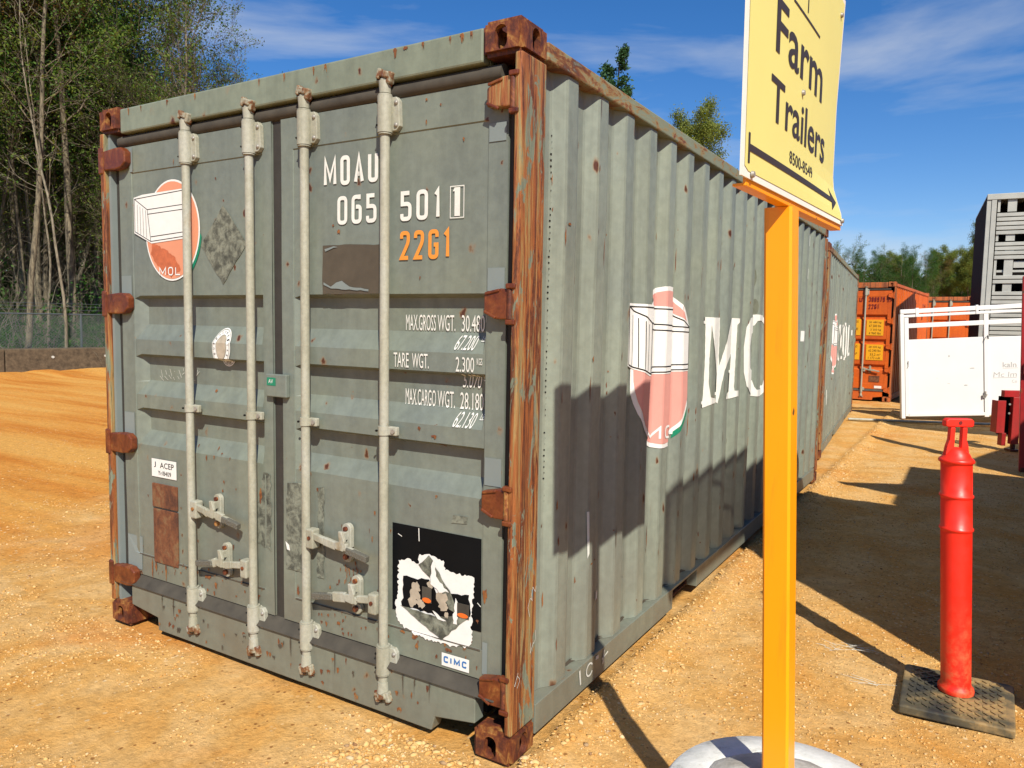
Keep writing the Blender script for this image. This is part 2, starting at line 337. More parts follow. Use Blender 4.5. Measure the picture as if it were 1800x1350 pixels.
# ---------------------------------------------------------------- stroke lettering (narrow stencil style)
GL = {'O':[('c',[(0,0,1),(1,0,1),(1,1,1),(0,1,1)])], 'M':[('o',[(0,0,0),(0,1,0),(.5,.22,0),(1,1,0),(1,0,0)])], 'A':[('o',[(0,0,0),(.5,1,0),(1,0,0)]),('o',[('a',.3,0),('b',.3,0)])],
 'U':[('o',[(0,1,0),(0,0,1),(1,0,1),(1,1,0)])], '6':[('o',[(.85,.90,0),(.85,1,0),(0,1,1),(0,0,1),(1,0,1),(1,.60,1),('t',.60,0)])], '9':[('o',[(.05,.20,0),(.05,0,1),(1,0,1),(1,1,1),(0,1,1),(0,.43,1),('T',.43,0)])],
 '8':[('c',[(0,0,1),(1,0,1),(1,1,1),(0,1,1)]),('o',[('t',.52,0),('T',.52,0)])], '5':[('o',[(.92,1,0),(.04,1,0),(.04,.58,0),(1,.58,1),(1,0,1),(0,0,1),(0,.2,0)])],
 '3':[('o',[(0,.82,0),(0,1,1),(1,1,1),(1,0,1),(0,0,1),(0,.18,0)]),('o',[(.35,.52,0),('T',.52,0)])], '2':[('o',[(0,.78,0),(0,1,1),(1,1,1),(1,.62,1),(0,0,0),(1,0,0)])], '1':[('o',[(.2,.84,0),(.6,1,0),(.6,0,0)])],
 '4':[('o',[(.1,1,0),(.1,.36,0),(.62,.36,0)]),('o',[(.80,1,0),(.80,0,0)])], '7':[('o',[(0,1,0),(1,1,0),(.35,0,0)])], 'G':[('o',[(1,.78,0),(1,1,1),(0,1,1),(0,0,1),(1,0,1),(1,.48,0),(.55,.48,0)])],
 'X':[('o',[(0,0,0),(1,1,0)]),('o',[(0,1,0),(.36,.64,0)]),('o',[(.64,.36,0),(1,0,0)])], 'R':[('o',[(0,0,0),(0,1,0),(1,1,1),(1,.5,1),('t',.5,0)]),('o',[(.5,.42,0),(1,0,0)])], 'S':[('o',[(1,.8,0),(1,1,1),(0,1,1),(0,.52,1),(1,.52,1),(1,0,1),(0,0,1),(0,.2,0)])],
 'W':[('o',[(0,1,0),(.27,0,0),(.5,.9,0),(.73,0,0),(1,1,0)])], 'T':[('o',[(0,1,0),(1,1,0)]),('o',[(.5,'U',0),(.5,0,0)])], 'E':[('o',[(1,1,0),(0,1,0),(0,0,0),(1,0,0)]),('o',[('t',.5,0),(.8,.5,0)])], 'K':[('o',[(0,0,0),(0,1,0)]),('o',[(1,1,0),('t',.46,0),(1,0,0)])],
 'L':[('o',[(0,1,0),(0,0,0),(1,0,0)])], 'B':[('c',[(0,0,0),(1,0,1),(1,1,1),(0,1,0)]),('o',[('t',.52,0),('T',.52,0)])], 'C':[('o',[(1,.78,0),(1,1,1),(0,1,1),(0,0,1),(1,0,1),(1,.22,0)])], 'I':[('o',[(.5,1,0),(.5,0,0)])], 'P':[('o',[(0,0,0),(0,1,0),(1,1,1),(1,.48,1),('t',.48,0)])], 'N':[('o',[(0,0,0),(0,1,0),(1,0,0),(1,1,0)])],'Y':[('o',[(0,1,0),(.5,.5,0),(1,1,0)]),('o',[(.5,.42,0),(.5,0,0)])], 'D':[('c',[(0,0,0),(1,0,1),(1,1,1),(0,1,0)])]}
GL['0'] = GL['O']
WID = {'M':1.35,'W':1.45,'1':.75,'I':.45,'.':.35}
def stroke_text(P_, s, u0, v0, u1, v1, t, shear=0, gap=.42):
    tot = sum(WID.get(ch, 1) for ch in s)+gap*(len(s)-1); unit = (u1-u0)/tot; x = u0; h = v1-v0
    for ch in s:
        w_ = unit*WID.get(ch, 1)
        if ch == '.': P_.poly([(x+shear*0, v0), (x+t*1.2, v0), (x+t*1.2, v0+t*1.2), (x, v0+t*1.2)])
        for kind, pts in GL.get(ch, []):
            iw, ih = w_-t, h-t; q = []
            for a, b, r_ in pts:
                b_ = b if not isinstance(b, str) else 1-t/ih*1.0
                if a == 't': ax = t*.98/iw
                elif a == 'T': ax = 1-t*.98/iw
                elif a == 'a': ax = b_*.5+t*.55/iw
                elif a == 'b': ax = 1-b_*.5-t*.55/iw
                else: ax = a
                q.append((Vector((ax*iw, b_*ih)), r_))
            # fillets
            o = []; n = len(q)
            for i, (p, r_) in enumerate(q):
                if r_ and (kind == 'c' or 0 < i < n-1):
                    a_, b_ = q[i-1][0]-p, q[(i+1) % n][0]-p; rr = min(iw*.42, a_.length*.5, b_.length*.5); p0 = p+a_.normalized()*rr; p2 = p+b_.normalized()*rr
                    for k in range(7): s_ = k/6; o.append(p0*(1-s_)**2+p*(2*s_*(1-s_)) *1.0+p2*s_*s_)
                else: o.append(p)
            n = len(o); L_, R_ = [], []
            for i, p in enumerate(o):
                if kind == 'c': d0 = (p-o[i-1]); d1 = (o[(i+1) % n]-p)
                else: d0 = (p-o[i-1]) if i else (o[1]-p); d1 = (o[i+1]-p) if i < n-1 else d0
                if d0.length < 1e-9: d0 = d1
                if d1.length < 1e-9: d1 = d0
                d0 = d0.normalized(); d1 = d1.normalized(); n0 = Vector((-d0.y, d0.x)); n1_ = Vector((-d1.y, d1.x)); m_ = n0+n1_
                m_ = m_.normalized() if m_.length > 1e-6 else n0; k_ = min(2.2, 1/max(.3, m_.dot(n0)))
                L_.append(p+m_*t/2*k_); R_.append(p-m_*t/2*k_)
            for i in range(n if kind == 'c' else n-1):
                j = (i+1) % n; f_ = [L_[i], L_[j], R_[j], R_[i]]; b = len(P_.v)
                P_.v += [(x+t/2+c.x+shear*(c.y+t/2), v0+t/2+c.y) for c in f_]; P_.f.append((b, b+1, b+2, b+3))
        x += w_+unit*gap
    return P_

# ================================================================ STRUCTURE: ground
def vnoise(x, y, seed=0):
    """cheap smooth value noise"""
    rs = np.random.RandomState(seed); g = rs.rand(64, 64)
    xi = np.floor(x).astype(int); yi = np.floor(y).astype(int); fx = x-xi; fy = y-yi
    fx = fx*fx*(3-2*fx); fy = fy*fy*(3-2*fy)
    a = g[xi % 64, yi % 64]; b = g[(xi+1) % 64, yi % 64]; c = g[xi % 64, (yi+1) % 64]; d = g[(xi+1) % 64, (yi+1) % 64]
    return (a*(1-fx)+b*fx)*(1-fy)+(c*(1-fx)+d*fx)*fy
def ground_h(x, y):
    x = np.asarray(x, float); y = np.asarray(y, float)
    h = .012*(vnoise(x*1.3, y*1.3, 1)-.5)+.010*(vnoise(x*4.1, y*4.1, 2)-.5)+.008*(vnoise(x*11, y*11, 3)-.5)
    h = h-.006
    # little drift of soil swept against the container side
    h = h+np.where((y > -.1) & (y < 14), .03*np.exp(-((x-.05-.012*np.sin(y*4))/.10)**2)*(x > -.0), 0)
    far = .05*(vnoise(x*.25, y*.25, 4)-.5)*np.clip((np.hypot(x, y)-9)/20, 0, 1)
    # rough soil heap line at the foot of the barrier
    berm = .09*np.exp(-((x+19.7)/.55)**2)*(.4+vnoise(x*2.2, y*2.2, 5))
    # shallow wheel ruts across the open yard on the left
    q = (x+6.5)*.62+(y-1.5)*.78; ruts = -.022*np.exp(-((q-.2)/.16)**2)-.020*np.exp(-((q-1.75)/.18)**2)-.018*np.exp(-((q+1.9)/.2)**2)+.010*np.exp(-((q-.48)/.12)**2)+.009*np.exp(-((q-2.05)/.14)**2)
    ruts = .55*ruts*(x < -3.2)*(x > -19)*(.5+vnoise(x*.9, y*.9, 14))*np.clip((-3.2-x), 0, 1)
    return h+far+berm+ruts
def axis(lo, hi, flo, fhi, fine, g=1.10):
    a = list(np.arange(flo, fhi+1e-6, fine)); s = fine; p = fhi
    while p < hi: s *= g; p += s; a.append(min(p, hi))
    s = fine; p = flo; b = []
    while p > lo: s *= g; p -= s; b.append(max(p, lo))
    return np.array(b[::-1]+a)
gx = axis(-400, 400, -5.0, 3.0, .045); gy = axis(-60, 600, -1.6, 8.0, .045)
X, Y = np.meshgrid(gx, gy, indexing='ij'); Z = ground_h(X, Y)
vs = np.stack([X.ravel(), Y.ravel(), Z.ravel()], 1); nx, ny = len(gx), len(gy)
idx = np.arange(nx*ny).reshape(nx, ny)
fs = np.stack([idx[:-1,:-1].ravel(), idx[1:,:-1].ravel(), idx[1:,1:].ravel(), idx[:-1,1:].ravel()], 1)
def np_mesh(name, v, f, mats, smooth=False, matidx=None):
    me = bpy.data.meshes.new(name); n = f.shape[1]
    me.vertices.add(len(v)); me.vertices.foreach_set('co', np.asarray(v, np.float32).ravel())
    me.loops.add(f.size); me.loops.foreach_set('vertex_index', f.ravel().astype(np.int32))
    me.polygons.add(len(f)); me.polygons.foreach_set('loop_start', (np.arange(len(f))*n).astype(np.int32)); 
    if smooth: me.polygons.foreach_set('use_smooth', np.ones(len(f), bool))
    if matidx is not None: me.polygons.foreach_set('material_index', matidx.astype(np.int32))
    for m in mats: me.materials.append(m)
    me.update(calc_edges=True); me.validate(); return me
def ground_mat():
    m, t, b, N, L = nodes('orange_tan_dirt')
    v = coords(N, L)
    big = noise(N, L, v, .45, 5, .6, .5); mid = noise(N, L, v, 2.3, 6, .62, .4); fine = noise(N, L, v, 55, 6, .75); grain = noise(N, L, v, 16, 6, .7)
    vt = N('ShaderNodeMapping'); tcn = N('ShaderNodeTexCoord'); vt.inputs['Rotation'].default_value = (0,0,R(-52)); vt.inputs['Scale'].default_value = (.16, 1.5, 1)
    L(tcn.outputs['Object'], vt.inputs[0]); trk = noise(N, L, vt.outputs[0], 1.1, 6, .6, .2)
    # pale gravelly yard near, oranger packed dirt on the left
    sx = N('ShaderNodeSeparateXYZ'); L(tcn.outputs['Object'], sx.inputs[0])
    a = N('ShaderNodeMath', operation='MULTIPLY_ADD'); L(sx.outputs['X'], a.inputs[0]); a.inputs[1].default_value = -1.0; a.inputs[2].default_value = -4.1
    bq = N('ShaderNodeMath', operation='MULTIPLY_ADD'); L(sx.outputs['Y'], bq.inputs[0]); bq.inputs[1].default_value = -.55; L(a.outputs[0], bq.inputs[2])
    nn = N('ShaderNodeMath', operation='MULTIPLY_ADD'); L(mid, nn.inputs[0]); nn.inputs[1].default_value = 1.2; L(bq.outputs[0], nn.inputs[2])
    ml = N('ShaderNodeMapRange'); ml.inputs['From Min'].default_value = .2; ml.inputs['From Max'].default_value = 1.0; L(nn.outputs[0], ml.inputs['Value'])
    pale = (.62,.390,.155); tan = (.57,.320,.098); orange = (.54,.195,.030)
    r = ramp(N, [(.36, pale), (.52, tan), (.66, (.56,.27,.060))]); L(mid, r.inputs[0])
    c = r.outputs[0]
    r0 = ramp(N, [(.53, g3(0)), (.66, g3(.8))]); L(big, r0.inputs[0]); c = mixc(N, L, r0.outputs[0], c, orange)
    rt = ramp(N, [(.40, (.60,.310,.072)), (.52, (.57,.255,.048)), (.64, (.49,.180,.026))]); L(trk, rt.inputs[0])
    c = mixc(N, L, ml.outputs[0], c, rt.outputs[0])
    rg = ramp(N, [(.30, g3(.72)), (.50, g3(1.0)), (.72, g3(1.18))]); L(grain, rg.inputs[0]); c = mixc(N, L, .75, c, rg.outputs[0], 'MULTIPLY')
    rf = ramp(N, [(.32, g3(.68)), (.5, g3(1.0)), (.70, g3(1.22))]); L(fine, rf.inputs[0]); c = mixc(N, L, .7, c, rf.outputs[0], 'MULTIPLY')
    # flat chips of pale stone and dark grit
    d = voro_spots(N, L, v, 42, .55, .01); rc = ramp(N, [(.6, g3(1)), (.9, g3(0))]); L(d, rc.inputs[0]); rk = ramp(N, [(.42, g3(0)), (.6, g3(1))]); L(noise(N, L, v, 1.3, 4, .6), rk.inputs[0]); km = N('ShaderNodeMath', operation='MULTIPLY'); L(rc.outputs[0], km.inputs[0]); L(rk.outputs[0], km.inputs[1]); c = mixc(N, L, km.outputs[0], c, (.68,.50,.27))
    d2 = voro_spots(N, L, coords(N, L, (1.3,1.3,1.3)), 30, .45, .01); rd = ramp(N, [(.6, g3(.8)), (.9, g3(0))]); L(d2, rd.inputs[0]); c = mixc(N, L, rd.outputs[0], c, (.22,.085,.02))
    L(c, b.inputs['Base Color']); b.inputs['Roughness'].default_value = .95
    b.inputs['Specular IOR Level'].default_value = .15
    s1 = N('ShaderNodeMath', operation='MULTIPLY_ADD'); L(grain, s1.inputs[0]); s1.inputs[1].default_value = 1.4; L(fine, s1.inputs[2])
    bump(N, L, b, s1.outputs[0], .75, .012)
    return m
M['ground'] = ground_mat()
tag(link('ground', np_mesh('ground', vs, fs, [M['ground']], True)), 'orange tan dirt yard with gravel', None, None, 'structure')
# forest floor
def floor_mat():
    m, t, b, N, L = nodes('leaf_litter'); v = coords(N, L); n = noise(N, L, v, 9, 8, .75)
    r = ramp(N, [(.35, (.03,.020,.010)), (.5, (.075,.050,.022)), (.65, (.05,.06,.018))]); L(n, r.inputs[0]); L(r.outputs[0], b.inputs['Base Color']); b.inputs['Roughness'].default_value = 1
    bump(N, L, b, n, 1, .05); return m
M['litter'] = floor_mat()
fx = np.linspace(-150, -20.95, 60); fy = np.linspace(-30, 200, 80); XX, YY = np.meshgrid(fx, fy, indexing='ij')
ZZ = .035+.10*vnoise(XX*.4, YY*.4, 8)*np.clip((-20.95-XX)/3, 0, 1); ii = np.arange(60*80).reshape(60, 80)
tag(link('forest_floor', np_mesh('forest_floor', np.stack([XX.ravel(), YY.ravel(), ZZ.ravel()], 1), np.stack([ii[:-1,:-1].ravel(), ii[1:,:-1].ravel(), ii[1:,1:].ravel(), ii[:-1,1:].ravel()], 1), [M['litter']], True)), 'brown leaf litter under the woods', None, None, 'structure')
# gravel: loose pebbles, one object
ico = bmesh.new(); bmesh.ops.create_icosphere(ico, subdivisions=1, radius=1); iv = np.array([v.co[:] for v in ico.verts]); ifc = np.array([[v.index for v in f.verts] for f in ico.faces]); ico.free()
rs = np.random.RandomState(5)
def scatter(n, x0, x1, y0, y1, smin, smax, dens=None):
    x = rs.uniform(x0, x1, n); y = rs.uniform(y0, y1, n); k = np.ones(n, bool)
    k &= ~((x < .015) & (x > -2.5) & (y > .0))
    k &= vnoise(x*1.7+9, y*1.7+3, 11) > (.62 if dens is None else dens)-.35*vnoise(x*6, y*6, 12)
    x, y = x[k], y[k]; s = smin*(smax/smin)**(rs.rand(len(x))**2.6)
    return np.stack([x, y, s], 1)
P = np.concatenate([scatter(42000, .0, 1.9, -1.4, 6.5, .0018, .0072, .33), scatter(16000, -3.4, .6, -1.3, .0, .0018, .0085, .50), scatter(5000, -.6, .5, -.9, .1, .003, .016, .35),
                    scatter(6000, -7, -2.5, -1.3, 4, .003, .012, .6), scatter(6000, .0, 2.0, 6.5, 15, .003, .011, .5), scatter(5000, .0, .25, -.1, 13.5, .003, .013, .3)])
n = len(P); rot = rs.rand(n)*6.28; sc3 = np.stack([P[:,2]*rs.uniform(.8,1.5,n), P[:,2]*rs.uniform(.7,1.1,n), P[:,2]*rs.uniform(.4,.8,n)], 1)
vv = iv[None]*sc3[:,None]*(1+.22*rs.randn(n, len(iv), 1)*.7)
ca, sa = np.cos(rot)[:,None], np.sin(rot)[:,None]
vx = vv[...,0]*ca-vv[...,1]*sa+P[:,0:1]; vy = vv[...,0]*sa+vv[...,1]*ca+P[:,1:2]; vz = vv[...,2]+ground_h(P[:,0], P[:,1])[:,None]+sc3[:,2:3]*.35
gv = np.stack([vx, vy, vz], 2).reshape(-1, 3); gf = (ifc[None]+(np.arange(n)*len(iv))[:,None,None]).reshape(-1, 3)
def stone_mat():
    m, t, b, N, L = nodes('pebble_stone'); g = N('ShaderNodeNewGeometry')
    r = ramp(N, [(0, (.52,.28,.08)), (.3, (.60,.38,.14)), (.6, (.62,.42,.18)), (.8, (.50,.25,.06)), (.95, (.68,.53,.31)), (1, (.20,.09,.035))]); L(g.outputs['Random Per Island'], r.inputs[0])
    L(r.outputs[0], b.inputs['Base Color']); b.inputs['Roughness'].default_value = .85; b.inputs['Specular IOR Level'].default_value = .2; return m
M['stone'] = stone_mat()
tag(link('gravel', np_mesh('gravel', gv, gf, [M['stone']])), 'loose tan and white pebbles on the dirt', 'gravel', None, 'stuff')

# ================================================================ SHIPPING CONTAINERS
W, LEN, HGT = 2.438, 6.058, 2.591
PITCH = .277; XO, XI = -.014, -.056
def corr(y, xo=XO, xi=XI):
    t = ((y-.356) % PITCH)
    if t < .088: return xo
    if t < .156: return xo+(xi-xo)*(t-.088)/.068
    if t < .219: return xi
    return xi+(xo-xi)*(t-.219)/(PITCH-.219)
def folds(y0, y1):
    o = []
    k = math.floor((y0-.356)/PITCH)-1
    while .356+k*PITCH < y1:
        for d in (0, .088, .156, .219):
            q = .356+k*PITCH+d
            if y0 < q < y1: o.append(q)
        k += 1
    return o
def corr_wall(name, mat, parent, y0, y1, z0, z1, mirror=False, seed=1):
    ys = [y0]+folds(y0, y1)+[y1]; rnd = np.random.RandomState(seed)
    # soften each fold by two points and let the sheet be slightly dented
    yy = []
    for q in ys:
        if q in (y0, y1): yy.append(q)
        else: yy += [q-.006, q+.006]
    zs = np.linspace(z0, z1, 26); v = []; f = []
    for i, y in enumerate(yy):
        for j, z in enumerate(zs):
            x = corr(y) + .010*(float(vnoise(np.array(y*1.6), np.array(z*1.9), seed))-.5)*math.sin(math.pi*(z-z0)/(z1-z0))
            v.append(((-W-x) if mirror else x, y, z))
    m = len(zs)
    for i in range(len(yy)-1):
        for j in range(m-1):
            a = i*m+j; f.append((a, a+m, a+m+1, a+1) if not mirror else (a, a+1, a+m+1, a+m))
    mb = MB(); mb.add(v, f, False); return mb.build(name, mat, parent, fix=False)
_cast = {}
def casting_mesh(mat, top=True):
    key = (mat.name, top)
    if key in _cast: return _cast[key]
    sz = (.162, .178, .118)
    bm = bmesh.new(); bmesh.ops.create_cube(bm, size=1)
    for v in bm.verts: v.co = Vector(((v.co.x-.5)*sz[0], (v.co.y+.5)*sz[1], (v.co.z+.5)*sz[2]))
    bmesh.ops.bevel(bm, geom=[e for e in bm.edges], offset=.015, segments=4, affect='EDGES')
    me = bpy.data.meshes.new('casting'); bm.to_mesh(me); bm.free(); o = bpy.data.objects.new('casting_tool', me); C.objects.link(o)
    def caps(axis, c, hw, hh, depth):
        m = MB(); n = 10; pts = []
        for k in range(n+1): a = math.pi*k/n; pts.append((hw*math.cos(a), hh-hw+hw*math.sin(a)))
        for k in range(n+1): a = math.pi+math.pi*k/n; pts.append((hw*math.cos(a), -hh+hw+hw*math.sin(a)))
        if axis == 'y': m.prism([(c[0]+p[0], c[2]+p[1]) for p in pts], c[1], c[1]+depth, 'xz')
        if axis == 'x': m.prism([(c[1]+p[0], c[2]+p[1]) for p in pts], c[0], c[0]-depth, 'yz')
        if axis == 'z': m.prism([(c[0]+p[0], c[1]+p[1]) for p in pts], c[2], c[2]+depth, 'xy')
        return m.mesh('tool')
    inner = MB().box(-.138, -.024, .024, .154, .020, .098).mesh('tool')
    tools = [inner, caps('y', (-.085, -.02, .057), .025, .040, .06), caps('x', (.02, .092, .057), .026, .040, .06),
             caps('z', (-.081, .089, .09 if top else -.03), .031, .060, .06)]
    for tm in tools:
        to = bpy.data.objects.new('casting_cut', tm); C.objects.link(to)
        md = o.modifiers.new('b', 'BOOLEAN'); md.operation = 'DIFFERENCE'; md.object = to; md.solver = 'EXACT'
    dg = bpy.context.evaluated_depsgraph_get(); me2 = bpy.data.meshes.new_from_object(o.evaluated_get(dg)); me2.name = 'corner_casting'
    for x in [q for q in C.objects if q.name.startswith('casting_')]: bpy.data.objects.remove(x)
    me2.materials.clear(); me2.materials.append(mat)
    _cast[key] = me2; return me2
def door_y(ribs, x0, x1, base=.045, depth=.042, endw=.05, endr=.012):
    """door face y(x,z); ribs = list of (ztop, ztop_in, zbot_in, zbot)"""
    def f(x, z):
        e = 1.0
        if x < x0 or x > x1: return base-.004
        e = min(1, (x-x0)/endw, (x1-x)/endr)
        for a, b, c, d in ribs:
            if d < z < a:
                if z > b: r = (a-z)/(a-b)
                elif z < c: r = (z-d)/(c-d)
                else: r = 1
                return base+depth*min(r, 1)*max(0, e)
        return base
    return f
def door_panel(name, mat, parent, X0, X1, x0, x1, z0, z1, ribs, steps=(2.275, .385), fn=None):
    fn = fn or door_y(ribs, x0, x1)
    zs = sorted({z0, z1}|{q for r in ribs for q in r}|{s+e for s in steps for e in (-.002, .002)}|set(np.linspace(z0, z1, 14).round(3)))
    xs = sorted({X0, X1, x0-.002, x0, x0+.05, x1-.012, x1, x1+.002}|set(np.linspace(x0+.06, x1-.03, 8).round(3)))
    xs = [x for x in xs if X0-1e-6 <= x <= X1+1e-6]
    v = []; f = []
    for x in xs:
        for z in zs:
            y = fn(x, z)
            if z > steps[0] or z < steps[1]: y = min(y, .041)
            y += .006*(float(vnoise(np.array(x*2.1), np.array(z*2.3), 7))-.5)
            v.append((x, y, z))
    m = len(zs)
    for i in range(len(xs)-1):
        for j in range(m-1): a = i*m+j; f.append((a, a+m, a+m+1, a+1))
    mb = MB(); mb.add(v, f)
    o = mb.build(name, mat, parent, fix=False)
    e = MB().box(X0, X0+.004, .046, .100, z0, z1).box(X1-.004, X1, .046, .100, z0, z1).box(X0, X1, .100, .104, z0, z1)
    e.build('door_edge', mat, o); return o

def container(name, loc, rz, label, cat, group, P, SIDE, HEAD, ribsz, rods, full=True, rod_mat=None):
    root = empty(name, loc, rz, label, cat, group)
    CM, PM, HM = M['rustcast'], M['rustpost'], M['hingerust']
    if not full: CM, PM, HM = M['orangerust'], M['orangerust'], M['orange']
    RM = M['rodpaint']
    # corner castings
    for sx in (0, 1):
        for sy in (0, 1):
            for top in (0, 1):
                me = casting_mesh(CM, bool(top)); o = link('corner_casting', me, root)
                o.location = (-W*sx, LEN*sy, (HGT-.118)*top); o.scale = (-1 if sx else 1, -1 if sy else 1, 1)
    # corner posts
    z0, z1 = .116, HGT-.116
    MB().box(-.030, -.001, .003, .172, z0, z1).build('corner_post', PM, root, .007, 2)
    MB().box(-W+.001, -W+.034, .003, .172, z0, z1).build('corner_post', PM, root, .007, 2)
    MB().box(-.15, -.001, LEN-.10, LEN-.002, z0, z1).build('corner_post', PM, root, .009, 2)
    MB().box(-W+.001, -W+.15, LEN-.10, LEN-.002, z0, z1).build('corner_post', PM, root, .009, 2)
    # inner leaf of the front posts, painted, seen in the gap beside the doors
    MB().box(-W+.040, -W+.058, .024, .168, z0, z1).build('post_channel', M['touch'] if full else P, root)
    MB().box(-.058, -.032, .060, .168, z0, z1).build('post_channel', M['dark'], root)
    # header and sill
    hd = MB().box(-W+.163, -.163, .012, .060, 2.462, 2.578).build('door_header', HEAD, root, .008)
    MB().box(-W+.163, -.163, .062, .12, 2.40, 2.572).build('header_back', HEAD, root)
    MB().cyl((-W+.11, .056, 2.430), (-.10, .056, 2.430), .030, n=14).build('top_gasket', M['gasket2'], root)
    sp = [(-W+.163, .116), (-2.062, .092), (-2.058, .030), (-.362, .030), (-.345, .088), (-.163, .116), (-.163, .226), (-W+.163, .226)]
    MB().prism(sp, .016, .075).build('door_sill', P, root, .004)
    MB().prism([(.0,.226),(.050,.274),(.085,.274),(.085,.226)], -W+.09, -.075, 'yz').build('bottom_gasket', M['gasket2'], root, .003)
    MB().box(-W+.163, -.163, .1, .3, .12, .16).build('cross_member', M['dark'], root)
    # rails
    MB().box(-.066, -.001, .180, LEN-.180, 2.492, 2.556).build('top_rail', M['rail'] if full else P, root, .006)
    MB().box(-W+.001, -W+.062, .180, LEN-.180, 2.492, 2.556).build('top_rail', P, root, .006)
    pk = [(.180,.048),(1.685,.048),(1.685,.148),(2.10,.148),(2.10,.048),(3.955,.048),(3.955,.148),(4.37,.148),(4.37,.048),(LEN-.18,.048),(LEN-.18,.162),(.18,.162)]
    MB().prism(pk, -.002, -.062, 'yz').build('bottom_rail', P, root, .003)
    MB().prism(pk, -W+.002, -W+.062, 'yz').build('bottom_rail', P, root, .003)
    for a in (1.685, 3.955):
        MB().box(-W+.07, -.064, a, a+.415, .05, .055).box(-W+.07, -.064, a-.006, a-.001, .05, .148).box(-W+.07, -.064, a+.416, a+.421, .05, .148).build('fork_pocket', M['rustplate'], root)
    MB().box(-W+.064, -.064, .2, LEN-.1, .165, .19).build('floor', M['dark'], root)
    corr_wall('side_wall', SIDE, root, .173, LEN-.101, .163, 2.493, False, 3)
    corr_wall('side_wall', SIDE, root, .173, LEN-.101, .163, 2.493, True, 4)
    # end wall and roof
    mb = MB(); v = []; f = []; k = 0
    xs = np.arange(-W+.15, -.15, .06); 
    for i, x in enumerate(xs):
        yb = LEN-.03-(.04 if (i//2) % 2 else 0); v += [(x, yb, .12), (x, yb, 2.5)]
    for i in range(len(xs)-1): f.append((2*i, 2*i+1, 2*i+3, 2*i+2))
    mb.add(v, f).build('end_wall', SIDE, root, fix=False)
    MB().box(-W+.163, -.163, LEN-.08, LEN-.004, 2.48, 2.585).build('end_header', P, root)
    MB().box(-W+.163, -.163, LEN-.08, LEN-.004, .03, .16).build('end_sill', P, root)
    v = []; f = []; ysr = np.arange(.13, LEN-.08, .052)
    for i, y in enumerate(ysr):
        z = 2.572-(.016 if (i//2) % 2 else 0); v += [(-W+.03, y, z-.004), (-W/2, y, z+.006), (-.03, y, z-.004)]
    for i in range(len(ysr)-1): f += [(3*i, 3*i+1, 3*i+4, 3*i+3), (3*i+1, 3*i+2, 3*i+5, 3*i+4)]
    MB().add(v, f).build('roof', P, root, fix=False)
    # doors
    lx = (-2.340, -1.245, -2.238, -1.304); rx = (-1.186, -.074, -1.115, -.156)
    if not full: lx = (-2.340, -1.245, -2.25, -1.33); rx = (-1.186, -.074, -1.10, -.145)
    dl = door_panel('door', P, root, lx[0], lx[1], lx[2], lx[3], .276, 2.402, ribsz)
    dr = door_panel('door', P, root, rx[0], rx[1], rx[2], rx[3], .276, 2.402, ribsz)
    MB().box(-1.243, -1.188, .050, .075, .24, 2.41).build('centre_gasket', M['gasket'], root)
    MB().box(-2.378, -2.341, .052, .08, .24, 2.41).build('side_gasket', M['gasket'], root)
    MB().box(-.073, -.059, .052, .08, .24, 2.41).build('side_gasket', M['gasket'], root)
    # hinges
    hz = (2.345, 1.643, .945, .262) if full else (2.30, 1.75, 1.2, .7, .26)
    for i, z in enumerate(hz):
        blade = [(-.142, z-.028), (-.090, z-.052), (-.044, z-.052), (-.044, z+.052), (-.075, z+.054), (-.142, z+.040)]
        if i == 0 and full: blade = [(-.142, z-.036), (-.06, z-.044), (-.044, z-.044), (-.044, z+.058), (-.080, z+.058), (-.142, z+.026)]
        h = MB().prism(blade, .006, .042).build('hinge', HM if (i or not full) else M['rustpost'], root, .005)
        MB().bar((-.140, .005, z-.024), (-.092, .005, z-.047), .010, .010).build('hinge_rib', HM, h, .003); MB().bar((-.136, .005, z+.036), (-.078, .005, z+.048), .010, .010).build('hinge_rib', HM, h, .003)
        MB().cyl((-.038, .010, z-.05), (-.038, .010, z+.05), .011, n=10).build('hinge_pin', M['rustcast'] if full else P, h)
        for zq in (z+.052, z-.070): MB().box(-.050, -.012, -.004, .020, zq, zq+.018).build('hinge_lug', HM, h, .004)
        bl = [(-W+.030, z-.050), (-2.305, z-.052), (-2.262, z-.046), (-2.232, z-.024), (-2.232, z+.030), (-2.262, z+.050), (-2.31, z+.052), (-W+.030, z+.044)]
        h2 = MB().prism(bl, .002, .040).build('hinge', HM, root, .006)
        MB().box(-W-.006, -W+.030, -.004, .022, z-.066, z+.062).build('hinge_lug', HM, h2, .006)
    # locking rods
    cz = 1.160
    ry = .012
